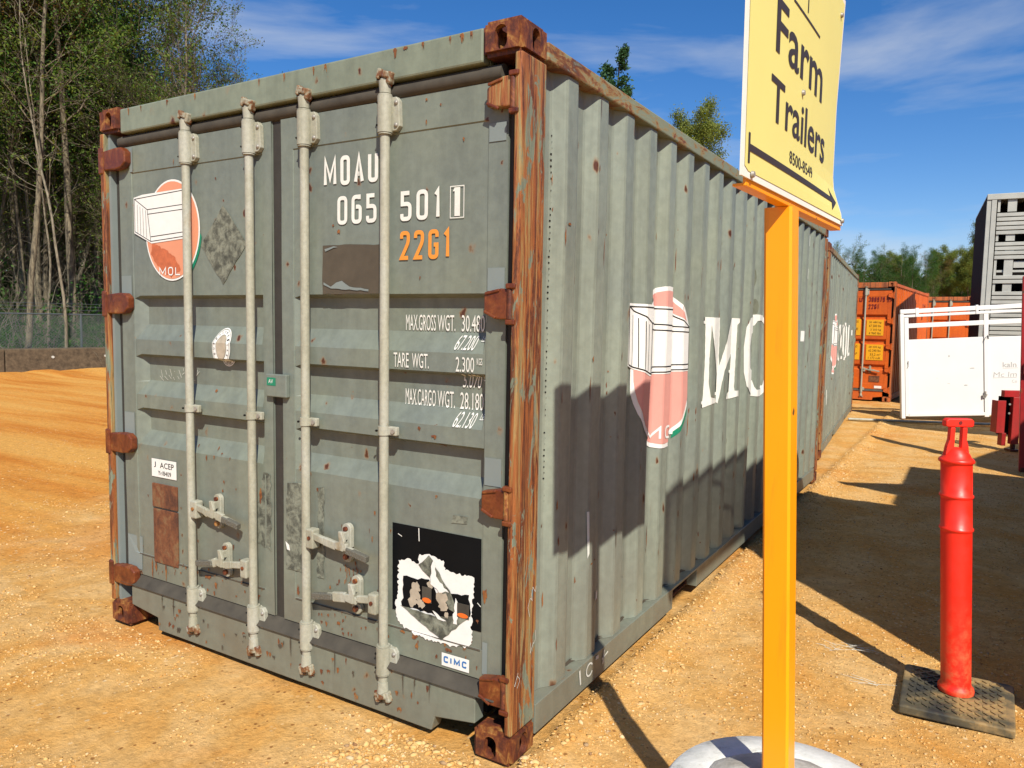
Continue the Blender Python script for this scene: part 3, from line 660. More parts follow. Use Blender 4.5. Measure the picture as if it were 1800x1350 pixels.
    for k, x in enumerate(rods):
        rod = MB().cyl((x, ry, .10), (x, ry, 2.47), .0185, n=18).build('lock_rod', RM, root)
        for za, zb in ((2.275, 2.408), (.196, .305)) if full else ((2.30, 2.44), (.20, .30)):
            m = MB().cyl((x, ry, za), (x, ry, zb), .029, n=18)
            m.box(x-.030, x+.022, ry+.004, .043, za, zb)
            br = m.build('rod_bracket', RM, rod, .003)
            MB().prism([(x+.012, za+.006), (x+.046, za+.006), (x+.062, za+.022), (x+.058, zb-.02), (x+.046, zb-.004), (x+.012, zb-.004)], .020, .042).build('bracket_plate', RM, rod, .003)
            for q in (za+.026, zb-.026):
                MB().lathe([(.0095, -.002), (.0085, .004), (.005, .007), (0.0001, .008)], n=10).build('rivet', M['steel'], rod).matrix_local = Matrix.Translation((x+.047, .020, q)) @ Matrix.Rotation(R(90), 4, 'X')
                MB().cyl((x-.018, ry-.0265, q), (x-.018, ry-.0200, q), .0042, n=8).build('bolt_hole', M['dark'], rod)
            for zq in (za-.006, zb+.001): MB().cyl((x, ry, zq), (x, ry, zq+.005), .0265, n=18).build('collar', M['rodpaint'], rod)
        # cam ends
        for zc, sg in ((2.468, 1), (.112, -1)):
            m = MB().cyl((x, ry, zc-.050*sg), (x, ry, zc-.006*sg), .0215, .0245, n=14).build('cam_collar', RM, rod)
            rnd = random.Random(k*7+sg)
            cm = MB()
            Mx = Matrix.Translation((x, ry, zc+.012*sg)) @ Matrix.Rotation(R(18*sg), 4, 'Y')
            cm.box(-.030, -.012, -.020, .014, -.016, .022, Mx).box(-.012, .030, -.024, -.006, -.006, .018, Mx).box(.020, .042, -.018, .012, -.022, .020, Mx)
            cm.build('cam_head', M['camrust'], rod, .005)
            kp = MB().box(-.046, -.016, .000, .020, -.024, .026, Mx).box(.006, .034, -.006, .016, -.030, .008, Mx)
            kp.build('cam_keeper', HM, rod, .006)
        if full:
            cl = MB().cyl((x, ry, cz-.017), (x, ry, cz+.017), .0235, n=16).box(x-.030, x+.062, .010, .030, cz-.017, cz+.017).build('rod_clamp', RM, rod, .004)
            MB().cyl((x+.047, .004, cz), (x+.047, .012, cz), .009, n=10).build('clamp_bolt', M['steel'], rod)
            MB().cyl((x-.018, -.014, cz), (x-.018, -.008, cz), .0045, n=8).build('clamp_bolt', M['dark'], rod)
    # handles
    hs_ = [(rods[0], 1, .690, -1.600), (rods[1], -1, .472, -1.545), (rods[2], 1, .677, -.800), (rods[3], -1, .472, -.748)] if full else [(rods[3], 1, .69, -.43), (rods[2], -1, .47, -1.2)]
    for hi, (x, s, z, cxx) in enumerate(hs_):
        end = x + s*.350
        a = x + s*.020
        hub = MB().box(min(a, a+s*.042), max(a, a+s*.042), -.012, .030, z-.042, z+.040).build('handle_hub', RM, root, .006)
        MB().cyl((a+s*.022, -.017, z+.004), (a+s*.022, -.011, z+.004), .008, n=10).build('hub_bolt', M['rustcast'], hub)
        H = MB(); p = [Vector((a+s*.035, .002, z+.012)), Vector((a+s*.10, -.004, z+.004)), Vector((cxx-s*.03, -.004, z-.006)), Vector((cxx+s*.03, -.006, z-.002)), Vector((end-s*.10, -.006, z-.012)), Vector((end, -.008, z-.030))]
        wd = (.030, .034, .030, .040, .028)
        for i in range(5): H.bar(p[i], p[i+1], .018 if i < 4 else .022, wd[i])
        hb = H.build('door_handle', RM, root, .004)
        if full: MB().bar(p[4]+Vector((0,-.003,0)), p[5]+Vector((s*.01,-.003,0)), .024, .027).build('handle_grip', M['grip'], hb, .004)
        ct = MB()
        arc = [(cxx+.024*math.cos(R(t)), z+.062+.024*math.sin(R(t))) for t in range(0, 181, 20)]
        ct.prism([(cxx+.024, z-.012)]+arc+[(cxx-.024, z-.012)], .018, .040)
        ct.prism([(cxx-.030, z-.014), (cxx+.014, z-.020), (cxx+.022, z+.022), (cxx+.006, z+.060), (cxx-.012, z+.060), (cxx-.006, z+.018), (cxx-.034, z+.012)], -.018, -.004)
        ct.box(cxx-.008, cxx+.010, -.006, .022, z+.02, z+.055)
        k = ct.build('handle_catch', RM, root, .003)
        MB().cyl((cxx, .008, z+.064), (cxx, .019, z+.064), .010, n=12).build('catch_bolt', M['rustcast'], k)
        MB().prism([(cxx+.026*math.cos(R(t)), z-.050+.024*math.sin(R(t))) for t in range(0, 360, 24)], .022, .040).build('catch_ring', RM, k, .002)
        MB().cyl((cxx, .010, z-.050), (cxx, .023, z-.050), .012, n=12).build('catch_bolt', M['rustcast'], k)
    return root, dl, dr, ribsz
M['grip'] = flat('knurled_grip', (.15,.145,.115), .6, .5, .2, 220, 1)
M['orangerust'] = rusty('orange_painted_rusty_frame', [(.30,(.50,.10,.012)), (.48,(.42,.12,.03)), (.56,(.22,.06,.015)), (.66,(.10,.03,.012)), (.8,(.3,.15,.06))], (6,6,.8), 2.0, .7)

ribs1 = [(1.682, 1.668, 1.542, 1.467), (1.396, 1.382, 1.265, 1.195), (1.130, 1.116, 1.015, .945)]
ROD1 = (-1.775, -1.350, -1.020, -.597)
c1, d1l, d1r, _ = container('shipping_container', (0,0,0), 0, 'grey green shipping container in front, its rusty doors facing the viewer', 'container', 'grey green shipping containers in a row', M['grey'], M['side'], M['header'], ribs1, ROD1)

# ---- print on the doors of the near container
fyl = door_y(ribs1, -2.238, -1.304); fyr = door_y(ribs1, -1.115, -.156)
RC = sorted({q for r in ribs1 for q in r}|{2.273, 2.277, .383, .387})
def SL(off=.0045):
    def s(x, z):
        y = fyl(x, z)
        if z > 2.275 or z < .385: y = min(y, .041)
        return (x, y+.006*(float(vnoise(np.array(x*2.1), np.array(z*2.3), 7))-.5)-off, z)
    return s
def SR(off=.0045):
    def s(x, z):
        y = fyr(x, z)
        if z > 2.275 or z < .385: y = min(y, .041)
        return (x, y+.006*(float(vnoise(np.array(x*2.1), np.array(z*2.3), 7))-.5)-off, z)
    return s
UL = [-2.238, -2.188, -1.316, -1.304]; UR = [-1.115, -1.065, -.168, -.156]
def PL(p, name, mat, off=.0045): return p.build(name, mat, d1l, SL(off), UL, RC)
def PR(p, name, mat, off=.0045): return p.build(name, mat, d1r, SR(off), UR, RC)
PR(stroke_text(Print(), 'MOAU', -.940, 2.108, -.655, 2.222, .0165), 'serial_lettering', M['whitepaint'])
PR(stroke_text(Print(), '065', -.866, 1.955, -.662, 2.066, .0155), 'serial_number', M['whitepaint'])
PR(stroke_text(Print(), '501', -.545, 1.952, -.352, 2.062, .0155), 'serial_number', M['whitepaint'])
PR(Print().frame(-.316, 1.950, -.254, 2.064, .0030), 'check_digit_frame', M['whitepaint'])
PR(Print().poly([(-.296,1.957),(-.272,1.957),(-.272,2.058),(-.296,2.058),(-.304,2.045),(-.296,2.045)]), 'check_digit', M['whitepaint'])
PR(stroke_text(Print(), '22G', -.545, 1.808, -.365, 1.915, .0150), 'type_code', M['orangepaint'])
PR(stroke_text(Print(), '1', -.350, 1.808, -.305, 1.915, .0150), 'type_code', M['orangepaint'])
for a_ in (('MAX.GROSS',-.548,1.545,-.405,1.605,.0058,0),('WGT.',-.397,1.545,-.316,1.605,.0058,0),('30.480',-.288,1.545,-.188,1.605,.0060,0),('KGS',-.182,1.580,-.162,1.604,.003,0),
           ('67.200',-.300,1.478,-.212,1.532,.0060,.22),('LBS',-.190,1.510,-.168,1.532,.003,.2),('TARE',-.574,1.405,-.500,1.460,.0058,0),('WGT.',-.484,1.405,-.405,1.460,.0058,0),('2.300',-.283,1.400,-.203,1.454,.0060,0),('KGS',-.192,1.428,-.168,1.452,.003,0),
           ('5.070',-.280,1.340,-.200,1.392,.0060,.15),('LBS',-.188,1.368,-.166,1.390,.003,.1),('MAX.CARGO',-.548,1.260,-.402,1.322,.0058,0),('WGT.',-.394,1.260,-.314,1.322,.0058,0),('28.180',-.290,1.260,-.188,1.322,.0060,0),('KGS',-.182,1.298,-.162,1.320,.003,0),
           ('62.130',-.300,1.196,-.212,1.252,.0060,.22),('LBS',-.190,1.228,-.168,1.250,.003,.2)):
    PR(Print().text(a_[0], *a_[1:5], a_[6]), 'weight_lettering', M['whitepaint'])
PR(Print().poly(jag([(-.948,1.682),(-.650,1.684),(-.648,1.872),(-.948,1.877)], .03, .003, 2)), 'brown_patch', M['brownres'], .003)
PR(Print().poly([(-.935,1.862),(-.885,1.872),(-.862,1.868),(-.885,1.866),(-.93,1.852)]).poly(jag([(-.940,1.72),(-.90,1.705),(-.80,1.70),(-.70,1.692),(-.70,1.70),(-.80,1.712),(-.84,1.735),(-.87,1.728),(-.90,1.712),(-.94,1.73)], .02, .002, 3)), 'torn_tape', M['touch'], .006)
# black square, torn white label, grey diamond
PR(Print().poly([(-.575,.452),(-.158,.453),(-.161,.799),(-.577,.798)]), 'black_label', M['blackv'], .003)
lab = jag([(-.545,.655),(-.500,.668),(-.447,.657),(-.440,.695),(-.385,.700),(-.330,.690),(-.322,.655),(-.262,.652),(-.200,.655),(-.188,.640),(-.196,.540),(-.200,.470),(-.198,.400),(-.212,.385),(-.285,.372),(-.370,.370),(-.450,.376),(-.520,.392),(-.548,.42),(-.560,.470),(-.545,.52)], .007, .0055, 4)
PR(Print().poly(lab), 'torn_label', M['white'], .0045)
PR(Print().poly(jag([(-.520,.595),(-.395,.605),(-.360,.560),(-.30,.57),(-.262,.575),(-.212,.582),(-.205,.500),(-.330,.470),(-.45,.480),(-.525,.475)], .016, .006, 6)), 'peeled_film', M['blackv'], .0055)
PR(Print().poly(jag([(-.535,.478),(-.365,.470),(-.205,.505),(-.333,.383)], .02, .003, 7)).poly(jag([(-.395,.700),(-.345,.640),(-.285,.560),(-.262,.50),(-.30,.51),(-.34,.58),(-.40,.62),(-.445,.655)], .02, .004, 8)), 'grey_diamond', M['mottle'], .0068)
rnd = random.Random(3)
blot = Print()
for (cx, cz_, rr) in ((-.455,.565,.022),(-.462,.535,.026),(-.47,.505,.022),(-.43,.503,.020),(-.335,.545,.030),(-.325,.515,.022),(-.39,.585,.014),(-.31,.485,.012)):
    blot.poly([(cx+rr*rnd.uniform(.6,1.25)*math.cos(R(a)), cz_+rr*rnd.uniform(.6,1.2)*math.sin(R(a))) for a in range(0, 360, 24)])
PR(blot, 'paper_scrap', M['sticker_old'], .0075)
PR(Print().poly(jag([(-.36,.625),(-.33,.60),(-.30,.575),(-.345,.565),(-.385,.59),(-.385,.66),(-.37,.69)], .012, .005, 9)).poly(jag([(-.27,.56),(-.255,.54),(-.262,.46),(-.28,.46),(-.275,.52)], .012, .004, 10)).poly(jag([(-.375,.490),(-.345,.478),(-.31,.462),(-.35,.462)], .01, .004, 12)), 'paper_scrap', M['white'], .0080)
PR(Print().rect(-.425,.515,-.380,.575), 'grey_square', M['gasket2'], .0085); PR(Print().rect(-.262,.490,-.208,.545), 'grey_square', M['gasket2'], .0085)
PR(Print().ell(-.402,.524,.021,.010), 'orange_square', M['orange_red'], .0095); PR(Print().ell(-.236,.500,.024,.009), 'orange_square', M['orange_red'], .0095)
PR(Print().line((-.446,.795),(-.444,.745),.004).line((-.548,.758),(-.528,.750),.003).line((-.175,.56),(-.160,.548),.003), 'scratch', M['whitepaint'], .0045)
PR(Print().poly([(-.330,.225),(-.205,.232),(-.205,.283),(-.330,.284)]) if False else Print().rect(-.330,.288,-.205,.338), 'maker_sticker', M['white'], .0045)
PR(stroke_text(Print(), 'CIMC', -.320, .302, -.216, .328, .0062), 'maker_lettering', M['blue'], .0060)
PR(Print().poly(jag([(-1.168,.505),(-1.062,.500),(-1.060,.885),(-1.160,.880),(-1.172,.80)], .03, .006, 13)).poly(jag([(-.985,.50),(-.945,.50),(-.950,.89),(-.985,.88)], .03, .006, 14)), 'glue_patch', M['mottle'], .003)
PR(Print().poly([(-.295,.838),(-.225,.845),(-.222,.872),(-.288,.870)]), 'glue_patch', M['mottle'], .003)
PR(Print().poly([(-1.170,.625),(-1.148,.612),(-1.142,.588),(-1.160,.590)]), 'sticker_scrap', M['white'], .005)
tp = Print(); 
for x0, z0_, x1, z1_ in ((-.150,1.690,-.080,1.770),(-.150,2.20,-.080,2.262),(-.150,1.0,-.080,1.10),(-.150,.30,-.158+.03,.42)): tp.rect(x0, z0_, x1, z1_)
PR(tp, 'touch_up_patch', M['touch'], .003)
# left door
tl = Print()
for x0, z0_, x1, z1_ in ((-2.246,2.28,-2.222,2.395),(-2.335,1.68,-2.250,1.78),(-2.335,.96,-2.250,1.10),(-2.335,.30,-2.215,.47)): tl.rect(x0, z0_, x1, z1_)
PL(tl, 'touch_up_patch', M['touch'], .003)
# round emblem with a plain drawn box (the cartoon figure is left out)
EC, EZ, EU, EV = -1.925, 1.985, .205, .235
PL(Print().ell(EC, EZ, EU, EV, 48), 'emblem_border', M['white'], .0040)
PL(Print().ell(EC, EZ, EU-.009, EV-.009, 48), 'emblem_disc', M['salmon'], .0052)
PL(Print().poly(jag([(-2.08,1.93),(-1.98,1.90),(-1.90,1.86),(-1.86,1.80),(-1.93,1.765),(-2.02,1.81),(-2.09,1.88)], .012, .005, 5)), 'emblem_worn_area', M['salmon2'], .0060)
PL(Print().poly([(-2.219,2.155),(-2.150,2.165),(-1.80,2.172),(-1.80,1.945),(-2.08,1.930),(-2.219,1.985)]), 'emblem_box', M['white'], .0070)
bl = Print()
for a, b in (((-2.212,2.148),(-1.802,2.165)), ((-2.212,2.148),(-2.11,2.092)), ((-2.11,2.092),(-1.802,2.100)), ((-2.11,2.092),(-2.085,1.940)), ((-2.085,1.940),(-1.802,1.955)), ((-2.212,2.148),(-2.212,1.992)), ((-2.212,1.992),(-2.085,1.940)), ((-2.11,2.070),(-1.802,2.078)), ((-2.085,1.962),(-1.802,1.975))): bl.line(a, b, .0032)
for q in (.2, .4, .6, .8): bl.line((-2.212+q*.110, 2.130-q*.05), (-2.212+q*.118, 1.995-q*.045), .0022)
PL(bl, 'emblem_lines', M['line'], .0078)
PL(stroke_text(Print(), 'MOL', -2.02, 1.775, -1.86, 1.815, .006), 'emblem_lettering', M['white'], .0078)
PL(Print().poly([(EC+(EU+.012)*math.cos(R(a)), EZ+(EV+.012)*math.sin(R(a))-.006) for a in range(-62, -4, 5)]+[(EC+(EU-.004)*math.cos(R(a)), EZ+(EV-.002)*math.sin(R(a))) for a in range(-4, -62, -5)]), 'emblem_crescent', M['greenv'], .0034)
PL(Print().poly(jag([(-1.563,2.079),(-1.405,1.905),(-1.565,1.729),(-1.718,1.908)], .03, .003, 11)), 'diamond_residue', M['mottle'], .003)
# survey society oval
PL(Print().ell(-1.585, 1.447, .062, .088, 32), 'oval_sticker', M['white'], .004)
PL(Print().ring(-1.585, 1.447, .057, .083, .0025).ring(-1.585,1.447,.036,.058,.0022), 'oval_lines', M['residue'], .0052)
ov = Print()
for i, chr_ in enumerate('BUREAUVERITAS'):
    a = R(205-i*19.5); cx, cz_ = -1.585+.047*math.cos(a), 1.447+.070*math.sin(a); vs_, fs_ = text_poly(chr_); b = len(ov.v); ro = a-math.pi/2
    for px_, py_ in vs_:
        q = ((px_-.5)*.008, (py_-.5)*.011); ov.v.append((cx+q[0]*math.cos(ro)-q[1]*math.sin(ro), cz_+q[0]*math.sin(ro)+q[1]*math.cos(ro)))
    ov.f += [tuple(j+b for j in q) for q in fs_]
ov.text('1828', -1.603, 1.371, -1.567, 1.383)
PL(ov, 'oval_lettering', M['line'], .0060)
PL(Print().ell(-1.585, 1.447, .033, .055, 24), 'oval_centre', M['sticker_old'], .0050)
PL(Print().rect(-2.120,.795,-1.925,.884), 'white_notice', M['white'], .0045)
PL(Print().text('J', -2.100, .842, -2.086, .870).text('ACEP', -2.052, .842, -1.944, .870).text('Yr/8409', -2.070, .806, -1.966, .828), 'notice_lettering', M['line'], .0060)
o = MB().box(-2.114,-1.921,.034,.0445,.645,.762).build('data_plate', M['rustplate'], d1l, .002)
o = MB().box(-2.108,-1.921,.034,.0445,.365,.635).build('data_plate', M['rustplate'], d1l, .002)
PL(Print().poly(jag([(-1.375,.60),(-1.335,.585),(-1.262,.56),(-1.262,.90),(-1.31,.91),(-1.33,.80),(-1.37,.75)], .02, .008, 15)), 'glue_patch', M['mottle'], .003)
sc_ = Print(); rnd = random.Random(8)
for k in range(9):
    x = -2.10+.035*k; z = 1.30+rnd.uniform(-.02,.02); sc_.line((x,z),(x+rnd.uniform(.01,.03),z+rnd.uniform(-.03,.03)),.0022); sc_.line((x+.01,z+.03),(x+rnd.uniform(.0,.03),z+rnd.uniform(-.01,.03)),.0022)
PL(sc_, 'chalk_scribble', M['chalk'], .005)
# centre plate
cp = MB().box(-1.266,-1.141,.018,.040,1.248,1.345).build('centre_plate', M['grey'], c1, .004)
Print().rect(-1.257,1.296,-1.203,1.330).build('green_sticker', M['greenv'], cp, lambda x, z: (x, .0165, z))
Print().text('AV', -1.246,1.306,-1.218,1.323).build('sticker_lettering', M['white'], cp, lambda x, z: (x, .0155, z))
# worn rust patches on the doors, sill and header, as flat marks with ragged edges
rnd = random.Random(21)
def blotch(p, x, z, rx, rz_, drip=0):
    rx *= .8; rz_ *= .85
    pts = [(x+rx*rnd.uniform(.5,1.2)*math.cos(R(a)), z+rz_*rnd.uniform(.5,1.2)*math.sin(R(a))-(drip if 200 < a < 340 and rnd.random() < .4 else 0)) for a in range(0, 360, 24)]
    p.poly(pts)
pr, pl_ = Print(), Print()
for k in range(34):
    x = rnd.uniform(-.83,-.74); z = rnd.uniform(.50,.60) ; blotch(pr, x+rnd.uniform(-.03,.03), z, .0035, .010, .004)
for x, z, a, b in ((-.52,.375,.016,.008),(-.46,.370,.02,.008),(-.60,.34,.022,.006),(-.30,.355,.022,.006),(-.45,.335,.010,.014),(-.86,.33,.012,.012),(-.424,2.382,.006,.006),(-.424,2.30,.005,.012),(-.36,2.355,.005,.006),(-.26,2.225,.006,.006),(-.86,1.93,.01,.012),(-.89,1.955,.008,.005),(-.45,1.742,.004,.008),(-.45,1.18,.010,.008),(-.38,1.155,.016,.006),(-.36,1.12,.014,.007),(-.66,1.0,.008,.004),(-1.10,.42,.012,.03),(-.20,.42,.006,.02),(-.14,.60,.012,.030)): blotch(pr, x, z, a, b, .006)
for x, z, a, b in ((-1.70,.365,.030,.010),(-1.64,.335,.012,.02),(-1.36,.345,.035,.010),(-1.9,2.30,.003,.014),(-1.79,2.31,.005,.014),(-1.42,2.295,.006,.008),(-1.61,2.20,.006,.006),(-1.66,1.245,.010,.010),(-1.70,.93,.006,.02),(-1.78,.98,.005,.006),(-2.02,.33,.008,.05),(-2.13,.33,.008,.06),(-2.10,.34,.012,.03),(-1.33,.80,.012,.04)): blotch(pl_, x, z, a, b, .008)
PR(pr, 'rust_mark', M['rustmark'], .0035); PL(pl_, 'rust_mark', M['rustmark'], .0035)
ph = Print()
for x in (-.90,-.965,-.55,-.50,-.42,-1.13,-1.70,-2.10,-2.2,-1.28,-.25,-.3,-.21,-1.9):
    blotch(ph, x, 2.566, rnd.uniform(.004,.014), .009, .02)
hdo = [o for o in c1.children if o.name.startswith('door_header')][0]
ph.build('rust_mark', M['rustmark'], hdo, lambda x, z: (x, .0095, min(z, 2.573)))
# rust and grime along the sill and lower doors, welds and ledges
rnd = random.Random(55); g1, g2 = Print(), Print()
for k in range(46):
    x = rnd.uniform(-2.05, -.37); blotch(g1 if rnd.random() < .6 else g2, x, rnd.uniform(.05,.20), rnd.uniform(.003,.016), rnd.uniform(.003,.012), .012)
for x in (-2.02,-1.93,-1.12,-.86,-.50,-.44,-.37): blotch(g2, x, .20, .006, .020, .06)
sl_ = [o for o in c1.children if o.name.startswith('door_sill')][0]
g1.build('rust_mark', M['rustmark'], sl_, lambda x, z: (x, .0135, z)); g2.build('grime_mark', M['brownres'], sl_, lambda x, z: (x, .0130, z))
g3_, g4_ = Print(), Print()
for k in range(60):
    x = rnd.uniform(-1.08, -.17); z = rnd.choice((rnd.uniform(.29,.40), rnd.uniform(.29,.55), rnd.uniform(.3,1.0))); blotch(g3_, x, z, rnd.uniform(.002,.009), rnd.uniform(.002,.010), .008)
    x = rnd.uniform(-2.22, -1.32); z = rnd.choice((rnd.uniform(.29,.40), rnd.uniform(.29,.55), rnd.uniform(.3,1.0))); blotch(g4_, x, z, rnd.uniform(.002,.009), rnd.uniform(.002,.010), .008)
PR(g3_, 'rust_mark', M['rustmark'], .0034); PL(g4_, 'rust_mark', M['rustmark'], .0034)
w1_ = Print(); w1_.line((-1.11,.384),(-.158,.386),.0035); PR(w1_, 'weld_line', M['brownres'], .0050)
w2_ = Print(); w2_.line((-2.236,.384),(-1.306,.386),.0035); PL(w2_, 'weld_line', M['brownres'], .0050)
for p_, x_ in ((-.424,2.30),): pass
# ---- print on the long side
def SS(off=.003):
    def s(y, z):
        x = corr(y) if y < LEN else 0
        # keep the soft fold
        return (x + .010*(float(vnoise(np.array(y*1.6), np.array(z*1.9), 3))-.5)*math.sin(math.pi*(z-.163)/2.33)+off, y, z)
    return s
sw = [o for o in c1.children if o.name.startswith('side_wall')][0]
STUFF = ('rust_scratch','dark_scratch','punched_marks','rust_mark','chalk_scribble','grime_mark','scratch','touch_up_patch','glue_patch','paper_scrap','scuff')
def side_print(p, name, mat, off=.003):
    ys_ = [q+e for q in folds(.2, 5.95) for e in (-.006, .006)]
    return p.build(name, mat, sw, SS(off), ys_, list(np.linspace(.163, 2.493, 26)))
SC, SZ, SU, SV = 1.50, 1.365, .385, .412
side_print(Print().ell(SC, SZ, SU, SV, 48), 'emblem_border', M['white'], .0040)
side_print(Print().ell(SC, SZ, SU-.022, SV-.022, 48), 'emblem_disc', flat('pink_vinyl', (.66,.30,.25), .5, .08), .0055)
side_print(Print().poly([(1.062,1.680),(1.605,1.672),(1.835,1.580),(1.842,1.335),(1.255,1.335),(1.075,1.390)]), 'emblem_box', M['white'], .0072)
bl = Print()
for a, b in (((1.075,1.665),(1.255,1.590)), ((1.255,1.590),(1.830,1.570)), ((1.255,1.590),(1.262,1.345)), ((1.262,1.345),(1.835,1.345)), ((1.075,1.665),(1.085,1.395)), ((1.085,1.395),(1.262,1.345)), ((1.075,1.665),(1.60,1.660)), ((1.255,1.560),(1.830,1.545)), ((1.262,1.372),(1.835,1.372)), ((1.600,1.660),(1.830,1.572)), ((1.830,1.572),(1.835,1.345))): bl.line(a, b, .006)
for q in (.2, .4, .6, .8): bl.line((1.080+q*.17, 1.640-q*.07), (1.088+q*.17, 1.398-q*.045), .004)
side_print(bl, 'emblem_lines', M['line'], .0085)
side_print(stroke_text(Print(), 'MOL', 1.34, 1.000, 1.70, 1.068, .012), 'emblem_lettering', M['white'], .0085)
side_print(Print().poly([(SC+(SU+.02)*math.cos(R(a)), SZ+(SV+.02)*math.sin(R(a))-.008) for a in range(-62, -4, 5)]+[(SC+(SU-.004)*math.cos(R(a)), SZ+(SV-.004)*math.sin(R(a))) for a in range(-4, -62, -5)]), 'emblem_crescent', M['greenv'], .0034)
# large serif capitals
def serifM(p, u0, u1, v0, v1):
    w_ = u1-u0; st = w_*.14
    p.poly([(u0+.03*w_, v0), (u0+.03*w_+st*.85, v0), (u0+.03*w_+st*.85, v1), (u0+.03*w_, v1)])
    p.poly([(u0+.72*w_, v0), (u0+.72*w_+st*1.15, v0), (u0+.72*w_+st*1.15, v1), (u0+.72*w_, v1)])
    p.poly([(u0+.03*w_+st*.86, v1), (u0+.03*w_+st*2.1, v1), (u0+.52*w_, v0+.16*(v1-v0)), (u0+.43*w_, v0+.0*(v1-v0)), (u0+.03*w_+st*.86, v0+.82*(v1-v0))])
    p.poly([(u0+.43*w_, v0+.02*(v1-v0)), (u0+.50*w_, v0+.16*(v1-v0)), (u0+.80*w_, v1), (u0+.72*w_, v1)])
    for a, b, v in ((-.02, .24, v0), (.62, .98, v0), (-.02, .12, v1-.035), (.80, .98, v1-.035)): p.rect(u0+a*w_, v, u0+b*w_, v+.035)
def on_wall(pts, step=.02):
    # letter outlines were measured on a mean plane of the corrugated wall; settle each point on the sheet itself
    eye = Vector((1.32, -2.2, 1.58)); o = []
    for i in range(len(pts)):
        a = Vector(pts[i]); b = Vector(pts[(i+1) % len(pts)]); n = max(1, int((b-a).length/step))
        for k in range(n):
            q = a+(b-a)*(k/n); P0 = Vector((-.03, q.x, q.y)); d = (P0-eye).normalized(); t = (0-eye.x)/d.x; p = eye+d*t
            while p.x > corr(p.y) and p.x > -.07: p = p+d*.002
            o.append((p.y, p.z))
    return o
big = Print()
big.poly(on_wall([(2.155,1.632),(2.438,1.632),(2.450,1.40),(2.470,1.335),(2.615,1.485),(2.705,1.634),(2.915,1.634),(2.905,1.607),(2.850,1.590),(2.830,1.184),(2.85,1.155),(2.945,1.150),(2.95,1.112),(2.665,1.112),(2.680,1.145),(2.715,1.160),(2.720,1.40),(2.60,1.300),(2.485,1.100),(2.440,1.112),(2.430,1.284),(2.372,1.429),(2.284,1.587),(2.262,1.385),(2.275,1.230),(2.33,1.150),(2.434,1.135),(2.434,1.108),(2.153,1.100),(2.170,1.20),(2.176,1.388)]))
side_print(big, 'large_lettering', M['whitepaint'], .0045)
o_ = Print()
OO = [(3.040,1.44),(3.096,1.575),(3.20,1.64),(3.34,1.668),(3.48,1.668),(3.62,1.650),(3.74,1.60),(3.83,1.50),(3.86,1.38),(3.84,1.26),(3.78,1.15),(3.68,1.095),(3.56,1.075),(3.42,1.075),(3.27,1.10),(3.15,1.165),(3.055,1.27)]
OI = [(3.215,1.44),(3.245,1.53),(3.31,1.590),(3.40,1.622),(3.48,1.626),(3.56,1.615),(3.62,1.58),(3.66,1.50),(3.68,1.38),(3.67,1.27),(3.64,1.19),(3.60,1.145),(3.54,1.120),(3.44,1.122),(3.36,1.150),(3.29,1.20),(3.235,1.29)]
for k in range(len(OO)): j = (k+1) % len(OO); o_.poly([on_wall([p_], 9)[0] for p_ in (OO[k], OO[j], OI[j], OI[k])])
side_print(o_, 'large_lettering', M['whitepaint'], .0045)
l_ = Print().rect(4.13,1.165,4.28,1.60).rect(4.02,1.115,4.62,1.165).rect(4.02,1.60,4.40,1.635).poly([(4.52,1.165),(4.62,1.165),(4.62,1.30),(4.59,1.30)])
side_print(Print().rect(5.03,1.455,5.07,1.55), 'side_tally_mark', M['whitepaint'], .0045)
side_print(l_, 'large_lettering', M['whitepaint'], .0045)
nm = Print()
for k, ch in enumerate('105'): nm.text(ch, 4.93, 2.330-k*.155, 5.01, 2.425-k*.155, 0, .02)
for k, ch in enumerate('151'): nm.text(ch, 5.22, 2.335-k*.150, 5.30, 2.425-k*.150, 0, .02)
side_print(nm, 'side_serial_number', M['whitepaint'], .0045)
# rust scratches, chalk and repairs on the side
rnd = random.Random(31); p1, p2 = Print(), Print()
for k in range(240):
    y = rnd.choice(folds(.25, 5.8))+rnd.uniform(-.012,.012); z = rnd.uniform(.2,2.4); l = rnd.uniform(.01,.16)*(1 if rnd.random() < .3 else .35)
    (p1 if rnd.random() < .6 else p2).poly([(y, z), (y+rnd.uniform(.001,.005), z+l*.2), (y+rnd.uniform(.001,.004), z+l), (y-rnd.uniform(.0,.003), z+l*.6)])
for y, z, a, b in ((.385,1.955,.018,.006),(.355,1.91,.003,.05),(.72,1.95,.016,.006),(.70,1.88,.003,.07),(.66,.57,.012,.006),(.69,.58,.007,.004),(2.68,1.95,.02,.02)): blotch(p1, y, z, a, b)
side_print(p1, 'rust_scratch', M['rustmark'], .0035); side_print(p2, 'dark_scratch', M['rustplate'], .0035)
p3 = Print()
for z in np.arange(.9, 2.3, .022): p3.rect(.300+rnd.uniform(-.004,.004), z, .303, z+.006)
side_print(p3, 'punched_marks', M['dark'], .0035)
p4 = Print(); p4.poly([(.705,.395),(.720,.405),(.722,.44),(.707,.43)]).poly([(.62,.80),(.63,.80),(.634,.62),(.626,.60)])
side_print(p4, 'sticker_scrap', M['chalk'], .0045)
p6 = Print(); rnd = random.Random(9)
for k in range(20):
    y = .356+k*PITCH+.19; blotch(p6, y, .172, rnd.uniform(.04,.07), rnd.uniform(.008,.026))
side_print(p6, 'grime_mark', M['brownres'], .0030)
p5 = Print(); p5.ell(3.33,1.93,.035,.075,20).ell(3.36,1.72,.03,.06,20).ell(3.30,1.80,.02,.04,16)
side_print(p5, 'paint_touch_up', M['residue'], .0030)
br_ = [o for o in c1.children if o.name.startswith('bottom_rail')][0]
